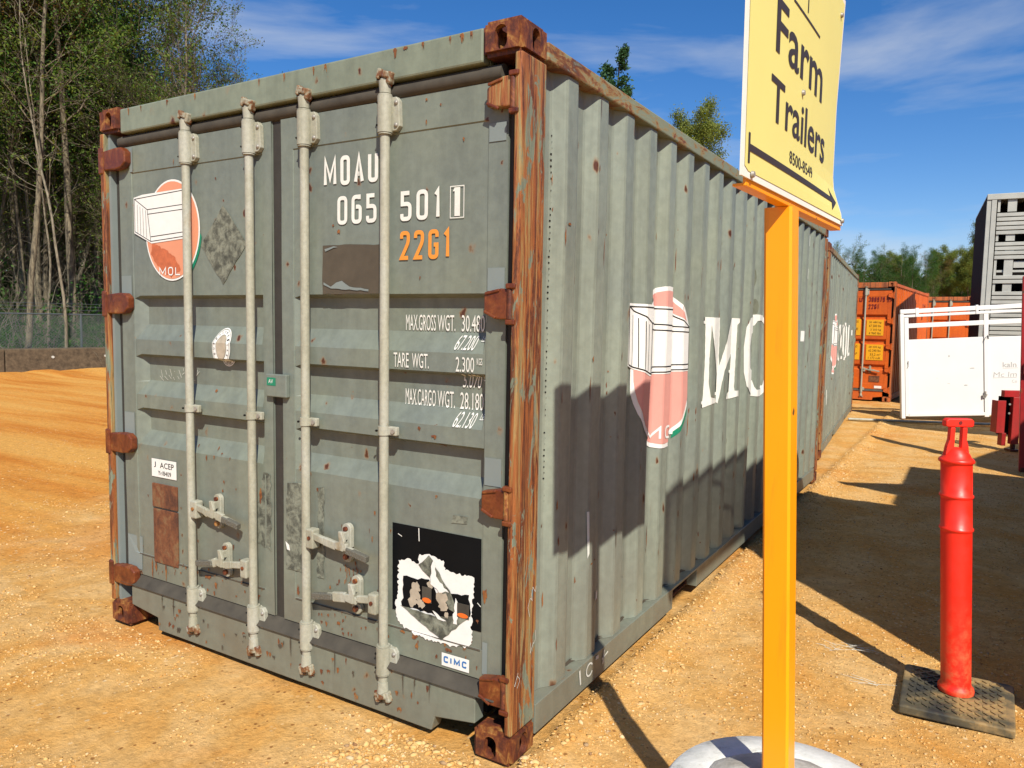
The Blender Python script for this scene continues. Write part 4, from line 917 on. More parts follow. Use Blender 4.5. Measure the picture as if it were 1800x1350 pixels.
Print().line((.545,.150),(.556,.085),.012).ring(.640,.118,.034,.030,.008,20,30,330).line((.700,.145),(.730,.142),.016).line((.79,.150),(.775,.090),.010).line((.765,.115),(.83,.128),.008).build('chalk_number', M['chalk'], br_, lambda y, z: (.0015, y, z))
# scribbles on the near post
ps = Print(); rnd = random.Random(4)
for (y0_, z0_) in ((.045,.34),(.12,.52),(.13,.42)):
    q = (y0_, z0_)
    for k in range(7):
        q2 = (min(.165, max(.02, q[0]+rnd.uniform(-.025,.025))), q[1]+rnd.uniform(-.03,.045)); ps.line(q, q2, .0022); q = q2
pc = [o for o in c1.children if o.name.startswith('corner_post')][0]
ps.build('chalk_scribble', M['chalk'], pc, lambda y, z: (.0005, y, z))

# the container behind it in the row
c2 = copy_tree(c1, None, ('serial_lettering',))
c2.location = (-.19, 7.40, 0); c2.rotation_euler = (0, 0, R(4.0))
c2['label'] = 'second grey green shipping container standing behind the front one in the row'
# orange containers
ribs2 = [(1.89, 1.855, 1.50, 1.42), (1.36, 1.325, .97, .89), (.81, .775, .44, .40)]
ribs2 = [(1.89, 1.855, 1.80, 1.76), (1.36, 1.325, 1.27, 1.23), (.81, .775, .72, .68)]
c3, d3l, d3r, _ = container('shipping_container', (-.18,15.9,0), R(-3.2), 'orange shipping container with yellow weight labels beyond the grey row', 'container', 'orange shipping containers at the back', M['orange'], M['orange'], M['orangerust'], ribs2, (-1.86,-1.42,-1.03,-.585), False)
flo = lambda off: (lambda x, z: (x, .036-off, z))
def P3(p, name, mat, off=.0): return p.build(name, mat, d3r, flo(off))
for a_ in (('XU',-.80,2.162,-.655,2.265),('308979',-.525,2.162,-.210,2.265),('7',-.150,2.172,-.112,2.252),('22G1',-.525,2.010,-.320,2.112)): P3(stroke_text(Print(), *a_, .017), 'serial_number', M['redtext'])
P3(Print().frame(-.165, 2.16, -.095, 2.268, .008), 'check_digit_frame', M['redtext'])
for x0, x1, z0_, z1_, nm_ in ((-.545,-.205,1.435,1.775,0),(-.530,-.190,.900,1.240,1),(-.99,-.66,1.435,1.790,2),(-.99,-.66,.900,1.250,3)):
    st = P3(Print().rect(x0, z0_, x1, z1_), 'weight_label', M['yellowv'], .001)
    T = Print()
    rows = [('30 480 kg','67 200 lbs','2 250 kg','4 960 lbs'), ('28 230 kg','62 240 lbs','33.2 m\u00b3','1 172 cuft'), ('GROSS','','TARE',''), ('PAYLOAD','','CU.CAP','')][nm_]
    for k, s_ in enumerate(rows):
        if s_: zz = z1_-.085-k*.072-(.015 if k > 1 else 0); T.text(s_, x0+.05 if len(s_) > 8 else x0+.08, zz, x1-.05, zz+.05)
    Tt = T.build('label_lettering', M['line'], st, flo(.0025))
P3(Print().rect(-.445,.425,-.235,.560), 'data_plate', M['rustplate'], .001)
P3(Print().rect(-.330,.290,-.185,.345), 'maker_sticker', M['white'], .001)
sw3 = [o for o in c3.children if o.name.startswith('side_wall')][0]
q = Print().text('UX', 4.7, 2.12, 5.05, 2.26, 0, .02).text('XX', 5.15, 2.12, 5.4, 2.26, 0, .02).text('1', 4.76, 1.84, 4.84, 2.02, 0, .03)
q.build('side_serial_number', M['redtext'], sw3, lambda y, z: (-.004, y, z))
c4 = copy_tree(c3, None, ('weight_label', 'serial_number', 'side_serial_number', 'maker_sticker'))
c4.location = (1.20, 24.3, 0); c4.rotation_euler = (0, 0, R(3))
c4['label'] = 'farther orange shipping container seen between the first orange one and the cattle trailer'

# ================================================================ SIGN ON ITS POST
def pole_mat():
    m, t, b, N, L = nodes('safety_orange_paint'); v = coords(N, L); n = noise(N, L, v, 6, 4)
    c = mixc(N, L, n, (.86,.30,.001), (.90,.34,.002)); d = voro_spots(N, L, v, 14, .22); r = ramp(N, [(.6, g3(1)), (.9, g3(0))]); L(d, r.inputs[0])
    c = mixc(N, L, r.outputs[0], c, (.10,.05,.02)); n5 = noise(N, L, coords(N, L, (25,25,2)), 1.2, 7, .7); r5 = ramp(N, [(.55, g3(0)), (.75, g3(.45))]); L(n5, r5.inputs[0]); c = mixc(N, L, r5.outputs[0], c, (.50,.17,.01)); L(c, b.inputs['Base Color']); b.inputs['Roughness'].default_value = .38
    nn = noise(N, L, v, 90, 2); bump(N, L, b, nn, .08, .002); return m
M['pole'] = pole_mat()
TI = R(-4)
tS = Vector((math.sin(-TI), math.cos(TI), 0)); nS = Vector((tS.y, -tS.x, 0))
sign = empty('sign_post', (.957,-.195,0), 0, 'square orange post carrying the yellow farm trailers sign, set in a white drum', 'sign post')
base = Vector((0,0,0)); topc = Vector((.889-.957, -.210+.195, 1.875))
axisd = (topc-base)
vv = []; hw = .034; ch = .006
sec = [(hw-ch,-hw),(hw,-hw+ch),(hw,hw-ch),(hw-ch,hw),(-hw+ch,hw),(-hw,hw-ch),(-hw,-hw+ch),(-hw+ch,-hw)]
mb = MB(); n_ = len(sec); prof = []
for t in (.15, 1):
    c_ = base+axisd*t
    prof += [c_+nS*a+tS*b for a, b in sec]
mb.add(prof, [(k, (k+1) % n_, n_+(k+1) % n_, n_+k) for k in range(n_)]+[tuple(range(n_)), tuple(range(n_, 2*n_))[::-1]])
mb.build('post', M['pole'], sign)
SA = Vector((.893,-.609,1.89))-sign.location
Msign = Matrix.Translation(SA) @ Matrix((tS, Vector((0,0,1)), nS)).transposed().to_4x4()   # u along, v up, w out
br = MB(); 
Mb = Msign
br.box(.045, .918, -.014, .030, -.012, -.005, Mb).box(.045, .918, -.014, -.008, -.034, -.012, Mb)
br.build('sign_bracket', M['pole'], sign, .001)
MB().bar(topc, topc+Vector((0,0,.55)), .06, .02).build('sign_upright', M['pole'], sign)
# curved plastic sheet
def sheet(u, v, off=0):
    sv = min(1, max(0, v/.14)); sv = sv*sv*(3-2*sv)
    tw = 1-.30*max(0, (v-.35)/.3)
    wv = -.034*sv*tw*(u/.92)**2.2
    lean = -.020*v*(1-u/.92)
    return Msign @ Vector((u+lean, v, wv+off))
SHW, SHH = .920, .660
def grid_sheet(off, flip=False):
    v = []; f = []; nu, nv = 24, 18
    for i in range(nu+1):
        for j in range(nv+1): v.append(sheet(SHW*i/nu, SHH*j/nv, off))
    for i in range(nu):
        for j in range(nv):
            a = i*(nv+1)+j; f.append((a, a+nv+1, a+nv+2, a+1))
    return v, f
v1_, f1_ = grid_sheet(0); v2_, f2_ = grid_sheet(-.004)
sgn = MB().add(v1_, f1_, True).add(v2_, [q[::-1] for q in f2_], True); nu, nv = 24, 18
ringi = [i*(nv+1) for i in range(nu+1)]+[nu*(nv+1)+j for j in range(1, nv+1)]+[i*(nv+1)+nv for i in range(nu-1, -1, -1)]+[j for j in range(nv-1, 0, -1)]
off_ = len(v1_); sgn.add(v1_+v2_, [(ringi[k], ringi[k]+off_, ringi[(k+1) % len(ringi)]+off_, ringi[(k+1) % len(ringi)]) for k in range(len(ringi))])
sb = sgn.build('sign_board', flat('white_plastic', (.78,.76,.68), .45, .04), sign, fix=False)
ucs = list(np.linspace(0, SHW, 25)); vcs = list(np.linspace(0, SHH, 19))
def sp(p, name, mat, off): return p.build(name, mat, sb, lambda u, v: sheet(u, v, off), ucs, vcs)
M['signyellow'] = flat('sign_yellow', (.70,.65,.21), .5, .04, 0, 5)
M['signblack'] = flat('sign_black', (.035,.032,.03), .5, .1)
sp(Print().poly([(.016,.022),(.04,.014),(.904,.014),(.904,.645),(.016,.645)]), 'sign_face', M['signyellow'], .0012)
T = Print()
T.text('Farm', .195, .300, .665, .420, 0, .012).text('Trailers', .172, .150, .735, .247, 0, .012).text('8500-8549', .338, .084, .575, .114, 0, .004)
T.rect(.032,.030,.043,.092).rect(.043,.055,.80,.070).poly([(.785,.030),(.80,.055),(.80,.070),(.785,.095),(.868,.0625)])
T.rect(.325,.452,.60,.458).rect(.455,.470,.463,.53).text('0', .33, .475, .365, .53)
sp(T, 'sign_lettering', M['signblack'], .0024)
for u, v in ((.44,.272),(.86,.60),(.06,.010),(.90,.012),(.06,.64)):
    pc_ = sheet(u, v, .002); MB().cyl(pc_, pc_+nS*.006, .008, .006, n=10).build('bolt', M['steel'], sb)
# white drum footing
def white_mat():
    m, t, b, N, L = nodes('weathered_white_paint'); v = coords(N, L); n = noise(N, L, v, 18, 7, .7); r = ramp(N, [(.28,(.35,.34,.29)), (.42,(.60,.61,.56)), (.7,(.72,.73,.69))]); L(n, r.inputs[0]); L(r.outputs[0], b.inputs['Base Color'])
    b.inputs['Roughness'].default_value = .75; bump(N, L, b, n, .5, .008); return m
M['wdrum'] = white_mat()
drum = empty('sign_footing', (.965,-.20,0), 0, 'white painted round footing filled with concrete at the foot of the orange post', 'footing')
prof = [(.0001,.0),(.27,.0),(.30,.015),(.315,.05),(.318,.14),(.308,.17),(.318,.20),(.320,.30),(.316,.335),(.304,.350),(.235,.353),(.215,.352),(.195,.345)]
MB().lathe(prof, n=48).build('drum', M['wdrum'], drum)
cm = MB(); pr_ = []; rs2 = np.random.RandomState(2)
for r_, z_ in ((.215,.345),(.185,.368),(.13,.388),(.08,.400),(.04,.405),(.0001,.406)): pr_.append((r_, z_))
cm.lathe(pr_, n=40)
cm.v = [(x*(1+.05*math.sin(3*math.atan2(y, x))), y*(1+.05*math.sin(3*math.atan2(y, x))), z+(.006*math.sin(17*x+5)*math.cos(23*y)+rs2.uniform(-.003,.003) if z > .34 else 0)) for x, y, z in cm.v]
def conc_mat(name='concrete', a=(.18,.17,.14), b_=(.40,.39,.33)):
    m, t, b, N, L = nodes(name); v = coords(N, L); n = noise(N, L, v, 7, 8, .72); r = ramp(N, [(.32, a), (.62, b_)]); L(n, r.inputs[0]); L(r.outputs[0], b.inputs['Base Color']); b.inputs['Roughness'].default_value = .9; bump(N, L, b, n, .6, .015); return m
cm.build('concrete_fill', conc_mat('rough_concrete', (.30,.28,.23), (.58,.57,.52)), drum)

# ================================================================ DELINEATOR
def plastic(name, col, dust, rough=.38):
    m, t, b, N, L = nodes(name); v = coords(N, L); n = noise(N, L, v, 4, 6, .6); c = mixc(N, L, n, tuple(x*.88 for x in col), col)
    sx = N('ShaderNodeSeparateXYZ'); tcn = N('ShaderNodeTexCoord'); L(tcn.outputs['Object'], sx.inputs[0]); mr = N('ShaderNodeMapRange'); mr.inputs['From Min'].default_value = .45; mr.inputs['From Max'].default_value = .03; mr.inputs['To Max'].default_value = .75; L(sx.outputs['Z'], mr.inputs['Value'])
    n2 = noise(N, L, v, 16, 7, .7); r = ramp(N, [(.44, g3(0)), (.66, g3(1))]); L(n2, r.inputs[0]); mm = N('ShaderNodeMath', operation='MULTIPLY'); L(r.outputs[0], mm.inputs[0]); L(mr.outputs[0], mm.inputs[1]); c = mixc(N, L, mm.outputs[0], c, dust)
    n3 = noise(N, L, coords(N, L, (3,3,60)), 1.6, 5, .7); r3 = ramp(N, [(.70, g3(0)), (.73, g3(.35))]); L(n3, r3.inputs[0]); c = mixc(N, L, r3.outputs[0], c, (.20,.05,.03))
    L(c, b.inputs['Base Color']); rr = ramp(N, [(.3, g3(rough-.06)), (.7, g3(rough+.25))]); L(n2, rr.inputs[0]); L(rr.outputs[0], b.inputs['Roughness']); bump(N, L, b, n, .12, .01); return m
M['delin'] = plastic('orange_red_plastic', (.84,.022,.008), (.50,.20,.07))
dn = empty('delineator_post', (1.335,1.485,0), 0, 'bright red orange plastic delineator post with loop handle on a black rubber base', 'delineator')
lx_ = Vector((-.052, -.03, 0))
prof = [(.068,.040),(.070,.052),(.068,.062),(.060,.070),(.0575,.085),(.0580,.45),(.0590,.735),(.0590,.742),(.0645,.746),(.0645,.754),(.0590,.758),(.0590,.878),(.0590,.882),(.0645,.886),(.0645,.894),(.0590,.898),(.0590,1.020),(.0600,1.028),(.0670,1.032),(.0680,1.040),(.0640,1.046),(.0560,1.052),(.0500,1.066),(.0360,1.082),(.0300,1.090),(.0001,1.094)]
body = MB().lathe(prof, n=32)
body.v = [(x+lx_.x*z, y+lx_.y*z, z) for x, y, z in body.v]
body.build('tube', M['delin'], dn)
h = MB(); fr = Matrix.Rotation(YAW, 4, 'Z'); ctr = Vector((lx_.x*1.1, lx_.y*1.1, 0))
def hp(poly, y0=-.013, y1=.013):
    m_ = MB().prism(poly, y0, y1); m_.v = [tuple((fr @ Vector(p))+ctr) for p in m_.v]; return m_
a_ = []
for s in (1, -1):
    m_ = hp([(s*.050,1.060),(s*.044,1.100),(s*.036,1.125),(s*.035,1.180),(s*.015,1.180),(s*.015,1.074),(s*.030,1.062)]); h.add(m_.v, m_.f)
m_ = hp([(-.058,1.186),(-.052,1.180),(.052,1.180),(.058,1.186),(.058,1.205),(.048,1.215),(-.048,1.215),(-.058,1.205)], -.018, .018); h.add(m_.v, m_.f)
hh = h.build('loop_handle', M['delin'], dn, .004)
m_ = hp([(.008*math.cos(R(a)), 1.198+.008*math.sin(R(a))) for a in range(0, 360, 30)], -.0195, -.0185); MB().add(m_.v, m_.f).build('handle_hole', M['redtext'], dn)
def rubber():
    m, t, b, N, L = nodes('dusty_black_rubber'); v = coords(N, L, (1,1,1)); n = noise(N, L, v, 5, 6, .6)
    r = ramp(N, [(.36,(.020,.022,.020)), (.50,(.09,.075,.04)), (.60,(.30,.20,.08))]); L(n, r.inputs[0])
    L(r.outputs[0], b.inputs['Base Color']); b.inputs['Roughness'].default_value = .7; nf = noise(N, L, v, 80, 3); bump(N, L, b, nf, .3, .003); return m
M['rubber'] = rubber()
bp = [(-.200,-.265),(.205,-.245),(.215,.190),(.195,.205),(-.195,.190),(-.208,.175)]
bb = MB().prism(bp, .0, .036, 'xy').build('rubber_base', M['rubber'], dn, .006)
tr_ = MB()
for i in range(-7, 8):
    for j in range(-9, 7):
        x, y = i*.027, j*.027
        if math.hypot(x+.002, y) < .078 or abs(x) > .180 or y < -.232 or y > .165: continue
        Mx = Matrix.Translation((x, y, .036)) @ Matrix.Rotation(R(45 if (i+j) % 2 else -45), 4, 'Z')
        tr_.box(-.0165, .0165, -.0045, .0045, 0, .005, Mx)
tr_.build('tread', M['rubber'], bb)
tag([o for o in bb.children][0], kind='stuff')

# ================================================================ WHITE GATE
M['gatewhite'] = flat('gate_white_paint', (.74,.74,.71), .45, .05, 0, 3)
M['greytext'] = flat('faded_grey_ink', (.42,.42,.41), .6, .2, 0, 40)
gt = empty('stock_gate', (.393,12.72,0), 0, 'white steel cattle gate with solid lower panels and open top rails, faded grey lettering', 'gate', None, (0, R(-3.9), R(14.5)))
MB().box(.03, 1.175, .01, .03, .110, 1.400).build('gate_panel', M['gatewhite'], gt, .003)
p2_ = MB().box(1.250, 2.30, .01, .03, .110, 1.392).build('gate_panel', M['gatewhite'], gt, .003)
for nm_, a in (('rail', (-.10,2.35,-.01,.05,1.855,1.930)), ('rail', (-.06,2.35,-.005,.045,1.790,1.835)), ('rail', (.02,2.30,-.006,.04,1.602,1.680)), ('rail', (-.0,2.30,-.008,.04,.055,.108)),
               ('post', (-.105,-.045,-.01,.14,.02,1.85)), ('post', (-.04,.028,-.008,.04,.060,1.785)), ('post', (1.178,1.247,-.010,.045,.030,1.785)), ('post', (.14,.19,-.016,.06,1.79,1.945)), ('post', (1.06,1.10,-.016,.06,1.79,1.945)), ('post', (2.30,2.36,-.01,.10,.0,1.95))):
    MB().box(*a[:6]).build(nm_, M['gatewhite'], gt, .006)
MB().box(1.15, 1.215, -.03, -.012, .40, .42).box(1.15, 1.17, -.03, -.012, .36, .42).box(1.18,1.20,-.03,-.012,.37,.47).build('latch', M['steel'], gt)
wr = MB(); q0 = Vector((1.17,-.014,1.32))
for a, b in (((1.17,1.32),(1.20,1.39)), ((1.20,1.39),(1.235,1.41)), ((1.235,1.41),(1.25,1.36)), ((1.235,1.43),(1.225,1.36)), ((.0,.98),(.012,1.03)), ((.012,1.03),(.008,.93)), ((.008,.93),(-.01,.90))): wr.cyl((a[0],-.014,a[1]), (b[0],-.014,b[1]), .004, n=6)
wr.build('tie_wire', M['gasket'], gt)
Print().text('kaln', 1.455, .868, 1.66, .955, 0, .015).rect(1.455,.850,1.68,.856).text('Mc Im', 1.315, .705, 1.66, .790, .1).rect(1.31,.690,1.66,.697).text('Co', 1.590, .605, 1.665, .655).build('panel_lettering', M['greytext'], p2_, lambda u, v: (u, .0085, v))
Print().line((.62,.62),(.66,.615),.006).line((.46,.72),(.462,.71),.008).ell(.90,.58,.03,.012,10).ell(1.0,.87,.04,.010,10).ell(.65,1.09,.012,.02,8).build('scuff', M['greytext'], gt, lambda u, v: (u, .0085, v))

# ================================================================ GREY CATTLE TRAILER
M['alu'] = flat('weathered_aluminium', (.44,.44,.39), .5, .2, .15, 4)
M['maroon'] = flat('dark_red_paint', (.28,.010,.010), .45, .25, 0, 8)
ct_ = empty('cattle_trailer', (1.36,14.5,0), R(3.2), 'tall weathered grey slatted cattle trailer standing behind the white gate', 'livestock trailer')
HW_ = 2.45
MB().box(.075, .155, -.012, .05, 1.0, 4.06).box(0, .07, .0, .05, .55, 4.06).build('corner_frame', M['alu'], ct_, .004)
MB().box(HW_-.15, HW_, -.012, .05, .55, 4.06).build('corner_frame', M['alu'], ct_, .004)
MB().box(0, HW_, -.02, .05, 3.985, 4.09).build('top_frame', M['alu'], ct_, .006)
MB().box(.0, .02, .06, 3.4, .9, 4.06).box(HW_-.02, HW_, .06, 3.4, .9, 4.06).box(0, HW_, 3.38, 3.4, .9, 4.06).build('side_panel', flat('near_black_panel', (.018,.018,.018), .8, .4), ct_)  # side and back panels coloured nearly black, darker than the slats
MB().box(.0, HW_, .06, 3.4, 4.06, 4.08).build('roof', M['alu'], ct_)
MB().box(.03, HW_-.03, 1.0, 1.02, .9, 3.95).build('shade_backing', M['dark'], ct_)  # near-black sheet puts the shade inside the trailer into colour
MB().box(.02, HW_-.02, .3, 3.3, .7, .88).build('chassis', M['maroon'], ct_)
z = .62
opens = [(3.78, 3.96), (3.25, 3.345), (3.045, 3.095), (2.60, 2.895), (2.31, 2.45)]
while z < 3.78:
    hit = [a for a in opens if a[0]-.02 < z+.04 < a[1]-.01]
    if hit: z = hit[0][1]+.004; continue
    MB().box(.17, HW_-.16, -.004+.004*math.sin(z*31), .020, z, z+.064).build('slat', M['alu'], ct_, .004)
    z += .081
for a, b in opens:
    for x0, x1 in ((.175,.215),(.33,.47),(1.0,1.1),(1.6,1.72),(2.15,2.25)): MB().box(x0, x1, .022, .045, a-.02, b+.02).build('stile', M['alu'], ct_)
MB().box(.22, 1.0, .05, .06, 2.66, 2.70).box(.48, 1.0, .05, .06, 2.74, 2.86).build('inner_bar', M['alu'], ct_)
for x in (.25, HW_-.45):
    t_ = MB().cyl((x,1.2,.48), (x+.24,1.2,.48), .48, n=28).build('wheel', M['gasket'], ct_, .03)
    MB().cyl((x-.01,1.2,.48), (x+.25,1.2,.48), .24, n=20).build('rim', M['alu'], t_)

# ================================================================ RED TRAILER PARTS ON THE RIGHT
M['redpaint'] = paint('red_trailer_paint', (.40,.010,.012), (.30,.008,.010), rust=.9, dirt=.2, streak=.2)
jk = empty('trailer_jack', (1.70,9.70,0), R(28), 'dark red steel trailer landing leg between the white gate and the red post', 'trailer jack')
MB().box(-.03,.36,-.03,.05,.715,.80).build('crossbar', M['redpaint'], jk, .004)
MB().box(-.105,.0,-.03,-.005,.235,.665).build('plate', M['redpaint'], jk, .003)
MB().box(-.09,-.07,-.005,.14,.235,.66).build('plate', M['redpaint'], jk, .003)
MB().box(-.02,.18,.10,.12,.20,.715).build('dark_sheet', M['dark'], jk)  # near-black sheet filling the space between plate and leg
MB().box(.085,.185,-.04,.04,.09,.715).build('leg', M['redpaint'], jk, .006)
MB().box(.065,.20,-.07,.07,.0,.025).cyl((.135,0,.025),(.135,0,.10),.03,n=12).build('foot_pad', M['rustcast'], jk, .004)
MB().box(.0,.055,.02,.12,.06,.23).build('lower_bracket', M['maroon'], jk, .004)
for z_ in (.62,.50): MB().cyl((.045,-.034,z_),(.045,-.028,z_),.014,n=10).build('bolt', M['steel'], jk)
rp = empty('trailer_stake', (1.90,8.06,0), 0, 'tall rusty red steel post at the right edge, rising past the white gate', 'post')
m_ = MB(); sgm = [Vector((0,0,0)), Vector((-.085,.14,2.20))]
m_.bar(sgm[0], sgm[1], .16, .12, (0,1,0)).build('post', M['redpaint'], rp, .006)
MB().box(-.07,.14,-.06,.10,.0,.05).build('foot', M['rustcast'], rp, .004)
MB().box(-.10,.20,-.05,.05,1.10,1.22).build('stake_pocket', M['maroon'], rp, .005)

# unseen red shade casters right of view, shaped from the shadow outlines they throw
def slab(mb, poly, z0, z1): return mb.prism(poly, z0, z1, 'xy')
t1 = empty('shade_box', (0,0,0), 0, 'unseen red box trailer shape added beside the delineator to cast the large shade', 'shade caster')  # unseen, sized from the edges of the large shadow
slab(MB(), [(2.0,1.12),(4.6,1.12),(4.6,2.85),(2.0,2.85)], .62, 3.25).build('body', M['redpaint'], t1)
slab(MB(), [(2.0,1.12),(4.6,1.12),(4.6,2.85),(2.0,2.85)], .02, .615).build('skirt', M['maroon'], t1)
fr_ = MB()
for y in np.arange(1.3, 2.8, .3): fr_.box(1.965, 1.998, y, y+.06, .65, 3.2)
fr_.build('rib', M['redpaint'], t1)
mg = empty('shade_mesh', (0,0,0), 0, 'unseen steel mesh added to cast the half shade on the container side', 'shade mesh')  # mesh added out of view to thin the sun on the container side
ms = MB()
for k in range(64):
    y = -.45+k*.0245; ms.box(1.995, 2.003, y, y+.0070, 2.80, 3.38)
for z_ in np.arange(2.80, 3.38, .0245): ms.box(1.9955, 2.0025, -.45, 1.115, z_, z_+.0042)
tag(ms.build('mesh', M['steel'], mg, fix=False), kind='stuff')
MB().box(2.004,2.04,-.47,-.44,2.78,3.40).box(2.004,2.04,1.08,1.11,2.78,3.40).box(2.004,2.03,-.47,1.11,3.38,3.40).box(2.004,2.03,-.47,1.11,2.78,2.80).build('frame', M['steel'], mg)
MB().bar((2.03,.30,3.39),(2.9,1.14,3.20),.02,.02).bar((2.03,1.09,2.82),(2.3,1.13,2.9),.02,.02).build('bracket', M['steel'], mg)
t2 = empty('shade_block', (0,0,0), 0, 'unseen red block added behind the shade box to cast the farther yard shade', 'shade caster')  # unseen block, outline taken from its shadow on the yard
slab(MB(), [(3.22,2.90),(6.5,2.90),(6.5,5.07),(3.22,5.07)], .55, 3.25).build('load', M['redpaint'], t2)
slab(MB(), [(2.62,3.65),(3.21,3.35),(3.21,3.92)], 3.15, 3.24).build('wedge_caster', M['redpaint'], t2)  # wedge added to cast the pointed shadow tip
for x in (3.6, 5.8):
    for y in (3.2, 4.7): MB().cyl((x,y,.36),(x,y+.2,.36),.36,n=20).build('wheel', M['gasket'], t2)
t3 = empty('shade_slab', (0,0,0), 0, 'unseen red mass added farthest right to cast the shade across the far lane', 'shade caster')  # unseen mass shaped to the shadow on the far lane
slab(MB(), [(3.86,5.57),(7.5,5.57),(7.5,8.15),(4.39,8.15),(3.86,6.25)], .55, 3.25).build('load', M['redpaint'], t3)
slab(MB(), [(2.14,9.61),(2.77,9.10),(4.6,9.10),(4.6,8.155),(5.2,8.155),(5.2,10.7),(2.71,10.2)], 2.90, 3.0).build('band_caster', M['redpaint'], t3)  # raised slab added to cast the dark band before the gate
for x, y in ((5.0,10.3),(5.0,9.0)): MB().box(x,x+.1,y,y+.1,0,2.9).build('support', M['redpaint'], t3)
for y in (5.9, 7.5): MB().cyl((5,y,.36),(5,y+.2,.36),.36,n=20).build('wheel', M['gasket'], t3)
# pipe lying across the lane
pp = MB().cyl((-.46,11.80,.035),(1.0,12.36,.035),.022,n=10).cyl((1.0,12.36,.035),(3.0,13.1,.04),.022,n=10)
tag(pp.build('steel_pipe', M['rodpaint']), 'long thin pale pipe lying across the dirt in front of the white gate', 'pipe')
tag(MB().cyl((-.44,11.90,.022),(2.6,12.98,.028),.018,n=10).build('steel_pipe', M['rustcast']), 'thin rusty pipe lying just behind the pale one', 'pipe')

# ================================================================ BARRIER BLOCKS AND CHAIN LINK FENCE
M['barrier'] = conc_mat('stained_concrete', (.040,.028,.015), (.13,.095,.055))
sd_ = Vector((.1124,.9937,0)); org = Vector((-20.46,7.90,0))
rz = math.atan2(sd_.y, sd_.x)
names = ['near part of the left edge', 'with the end joint showing at the left edge', 'running behind the container corner', 'hidden mostly behind the container']
for k in range(-1, 3):
    o = MB(); Lb = 3.62
    o.box(.012, Lb-.012, -.30, .30, -.04, .655)
    q = o.build('concrete_barrier', M['barrier'], None, .025)
    if k > -1: q.data = bar_me; 
    else: bar_me = q.data
    q.location = org+sd_*(Lb*k)+Vector((-.30,0,0)); q.rotation_euler = (0,0,rz)
    tag(q, ['low stained concrete barrier block leftmost, cut by the left edge of the photo', 'low stained concrete barrier block in full view before the wood fence', 'third low concrete barrier block from the left, its end behind the container', 'farthest low concrete barrier block, behind the container'][k+1], 'barrier', 'concrete barrier blocks below the fence')
    for t in (1.15, 2.55):
        MB().cyl((t, -.33, .42), (t, -.295, .42), .035, n=10).build('lifting_eye', M['chalk'], q)
fe = empty('chain_link_fence', (-21.3,7.0,0), rz, 'chain link fence with barbed wire arms behind the concrete barrier', 'fence')
FL = 18.0; FH = 1.60
wi = MB(); pt_ = .085
for k in range(int((FL+FH)/pt_)):
    a = k*pt_
    for s in (1, -1):
        x0 = a-FH if s > 0 else a; x1 = a if s > 0 else a-FH
        p0 = [x0, .05]; p1 = [x1, FH]
        for p_, q_ in ((p0, p1), (p1, p0)):
            if p_[0] < 0: t = (0-p_[0])/(q_[0]-p_[0]); p_[1] += t*(q_[1]-p_[1]); p_[0] = 0
            if p_[0] > FL: t = (FL-p_[0])/(q_[0]-p_[0]); p_[1] += t*(q_[1]-p_[1]); p_[0] = FL
        yo = .002*s
        wi.v += [(p0[0],yo,p0[1]),(p0[0]+.006,yo-.004,p0[1]),(p1[0]+.006,yo-.004,p1[1]),(p1[0],yo,p1[1])]; b = len(wi.v); wi.f.append((b-4,b-3,b-2,b-1)); wi.sm.append(False)
M['galv'] = flat('galvanised_steel', (.12,.145,.155), .5, .2, .5, 20)
tag(wi.build('wire_mesh', M['galv'], fe, fix=False), kind='stuff')
MB().cyl((0,0,FH),(FL,0,FH),.022,n=10).build('top_rail', M['galv'], fe)
for z_ in (1.72, 1.82, 1.90): MB().cyl((0,-.02-(z_-1.6)*.4,z_),(FL,-.02-(z_-1.6)*.4,z_),.006,n=5).build('barbed_wire', M['galv'], fe)
for k in range(7):
    x = 2.22+k*3.0-2.2+.15
    q = MB().cyl((x,0,0),(x,0,FH),.032,n=10).bar((x,0,FH),(x-.02,-.14,FH+.34),.03,.02).build('fence_post', M['galv'], fe)

# ================================================================ TREES
def leafmat(name, cols, trans=.35):
    m, t, b, N, L = nodes(name); g = N('ShaderNodeNewGeometry'); oi = N('ShaderNodeObjectInfo')
    r = ramp(N, [(i/(len(cols)-1), c) for i, c in enumerate(cols)])
    ad = N('ShaderNodeMath', operation='MULTIPLY_ADD'); L(g.outputs['Random Per Island'], ad.inputs[0]); ad.inputs[1].default_value = .75
    m2 = N('ShaderNodeMath', operation='MULTIPLY'); L(oi.outputs['Random'], m2.inputs[0]); m2.inputs[1].default_value = .25; L(m2.outputs[0], ad.inputs[2]); L(ad.outputs[0], r.inputs[0])
    L(r.outputs[0], b.inputs['Base Color']); b.inputs['Roughness'].default_value = .6; b.inputs['Specular IOR Level'].default_value = .25
    tr = N('ShaderNodeBsdfTranslucent'); L(r.outputs[0], tr.inputs[0]); mx_ = N('ShaderNodeMixShader'); mx_.inputs[0].default_value = trans
    L(b.outputs[0], mx_.inputs[1]); L(tr.outputs[0], mx_.inputs[2]); L(mx_.outputs[0], t.nodes['Material Output'].inputs[0]); return m
def barkmat(name, a, b_, sc_=(6,6,1.2)):
    m, t, b, N, L = nodes(name); v = coords(N, L, sc_); n = noise(N, L, v, 3, 7, .7); r = ramp(N, [(.36, a), (.62, b_)]); L(n, r.inputs[0]); L(r.outputs[0], b.inputs['Base Color'])
    b.inputs['Roughness'].default_value = .9; bump(N, L, b, n, .8, .02); return m
BARK = barkmat('grey_bark', (.028,.022,.014), (.21,.175,.11)); BARKP = barkmat('pale_bark', (.06,.050,.030), (.27,.235,.165)); TWIG = barkmat('twig_bark', (.075,.058,.038), (.20,.165,.11))
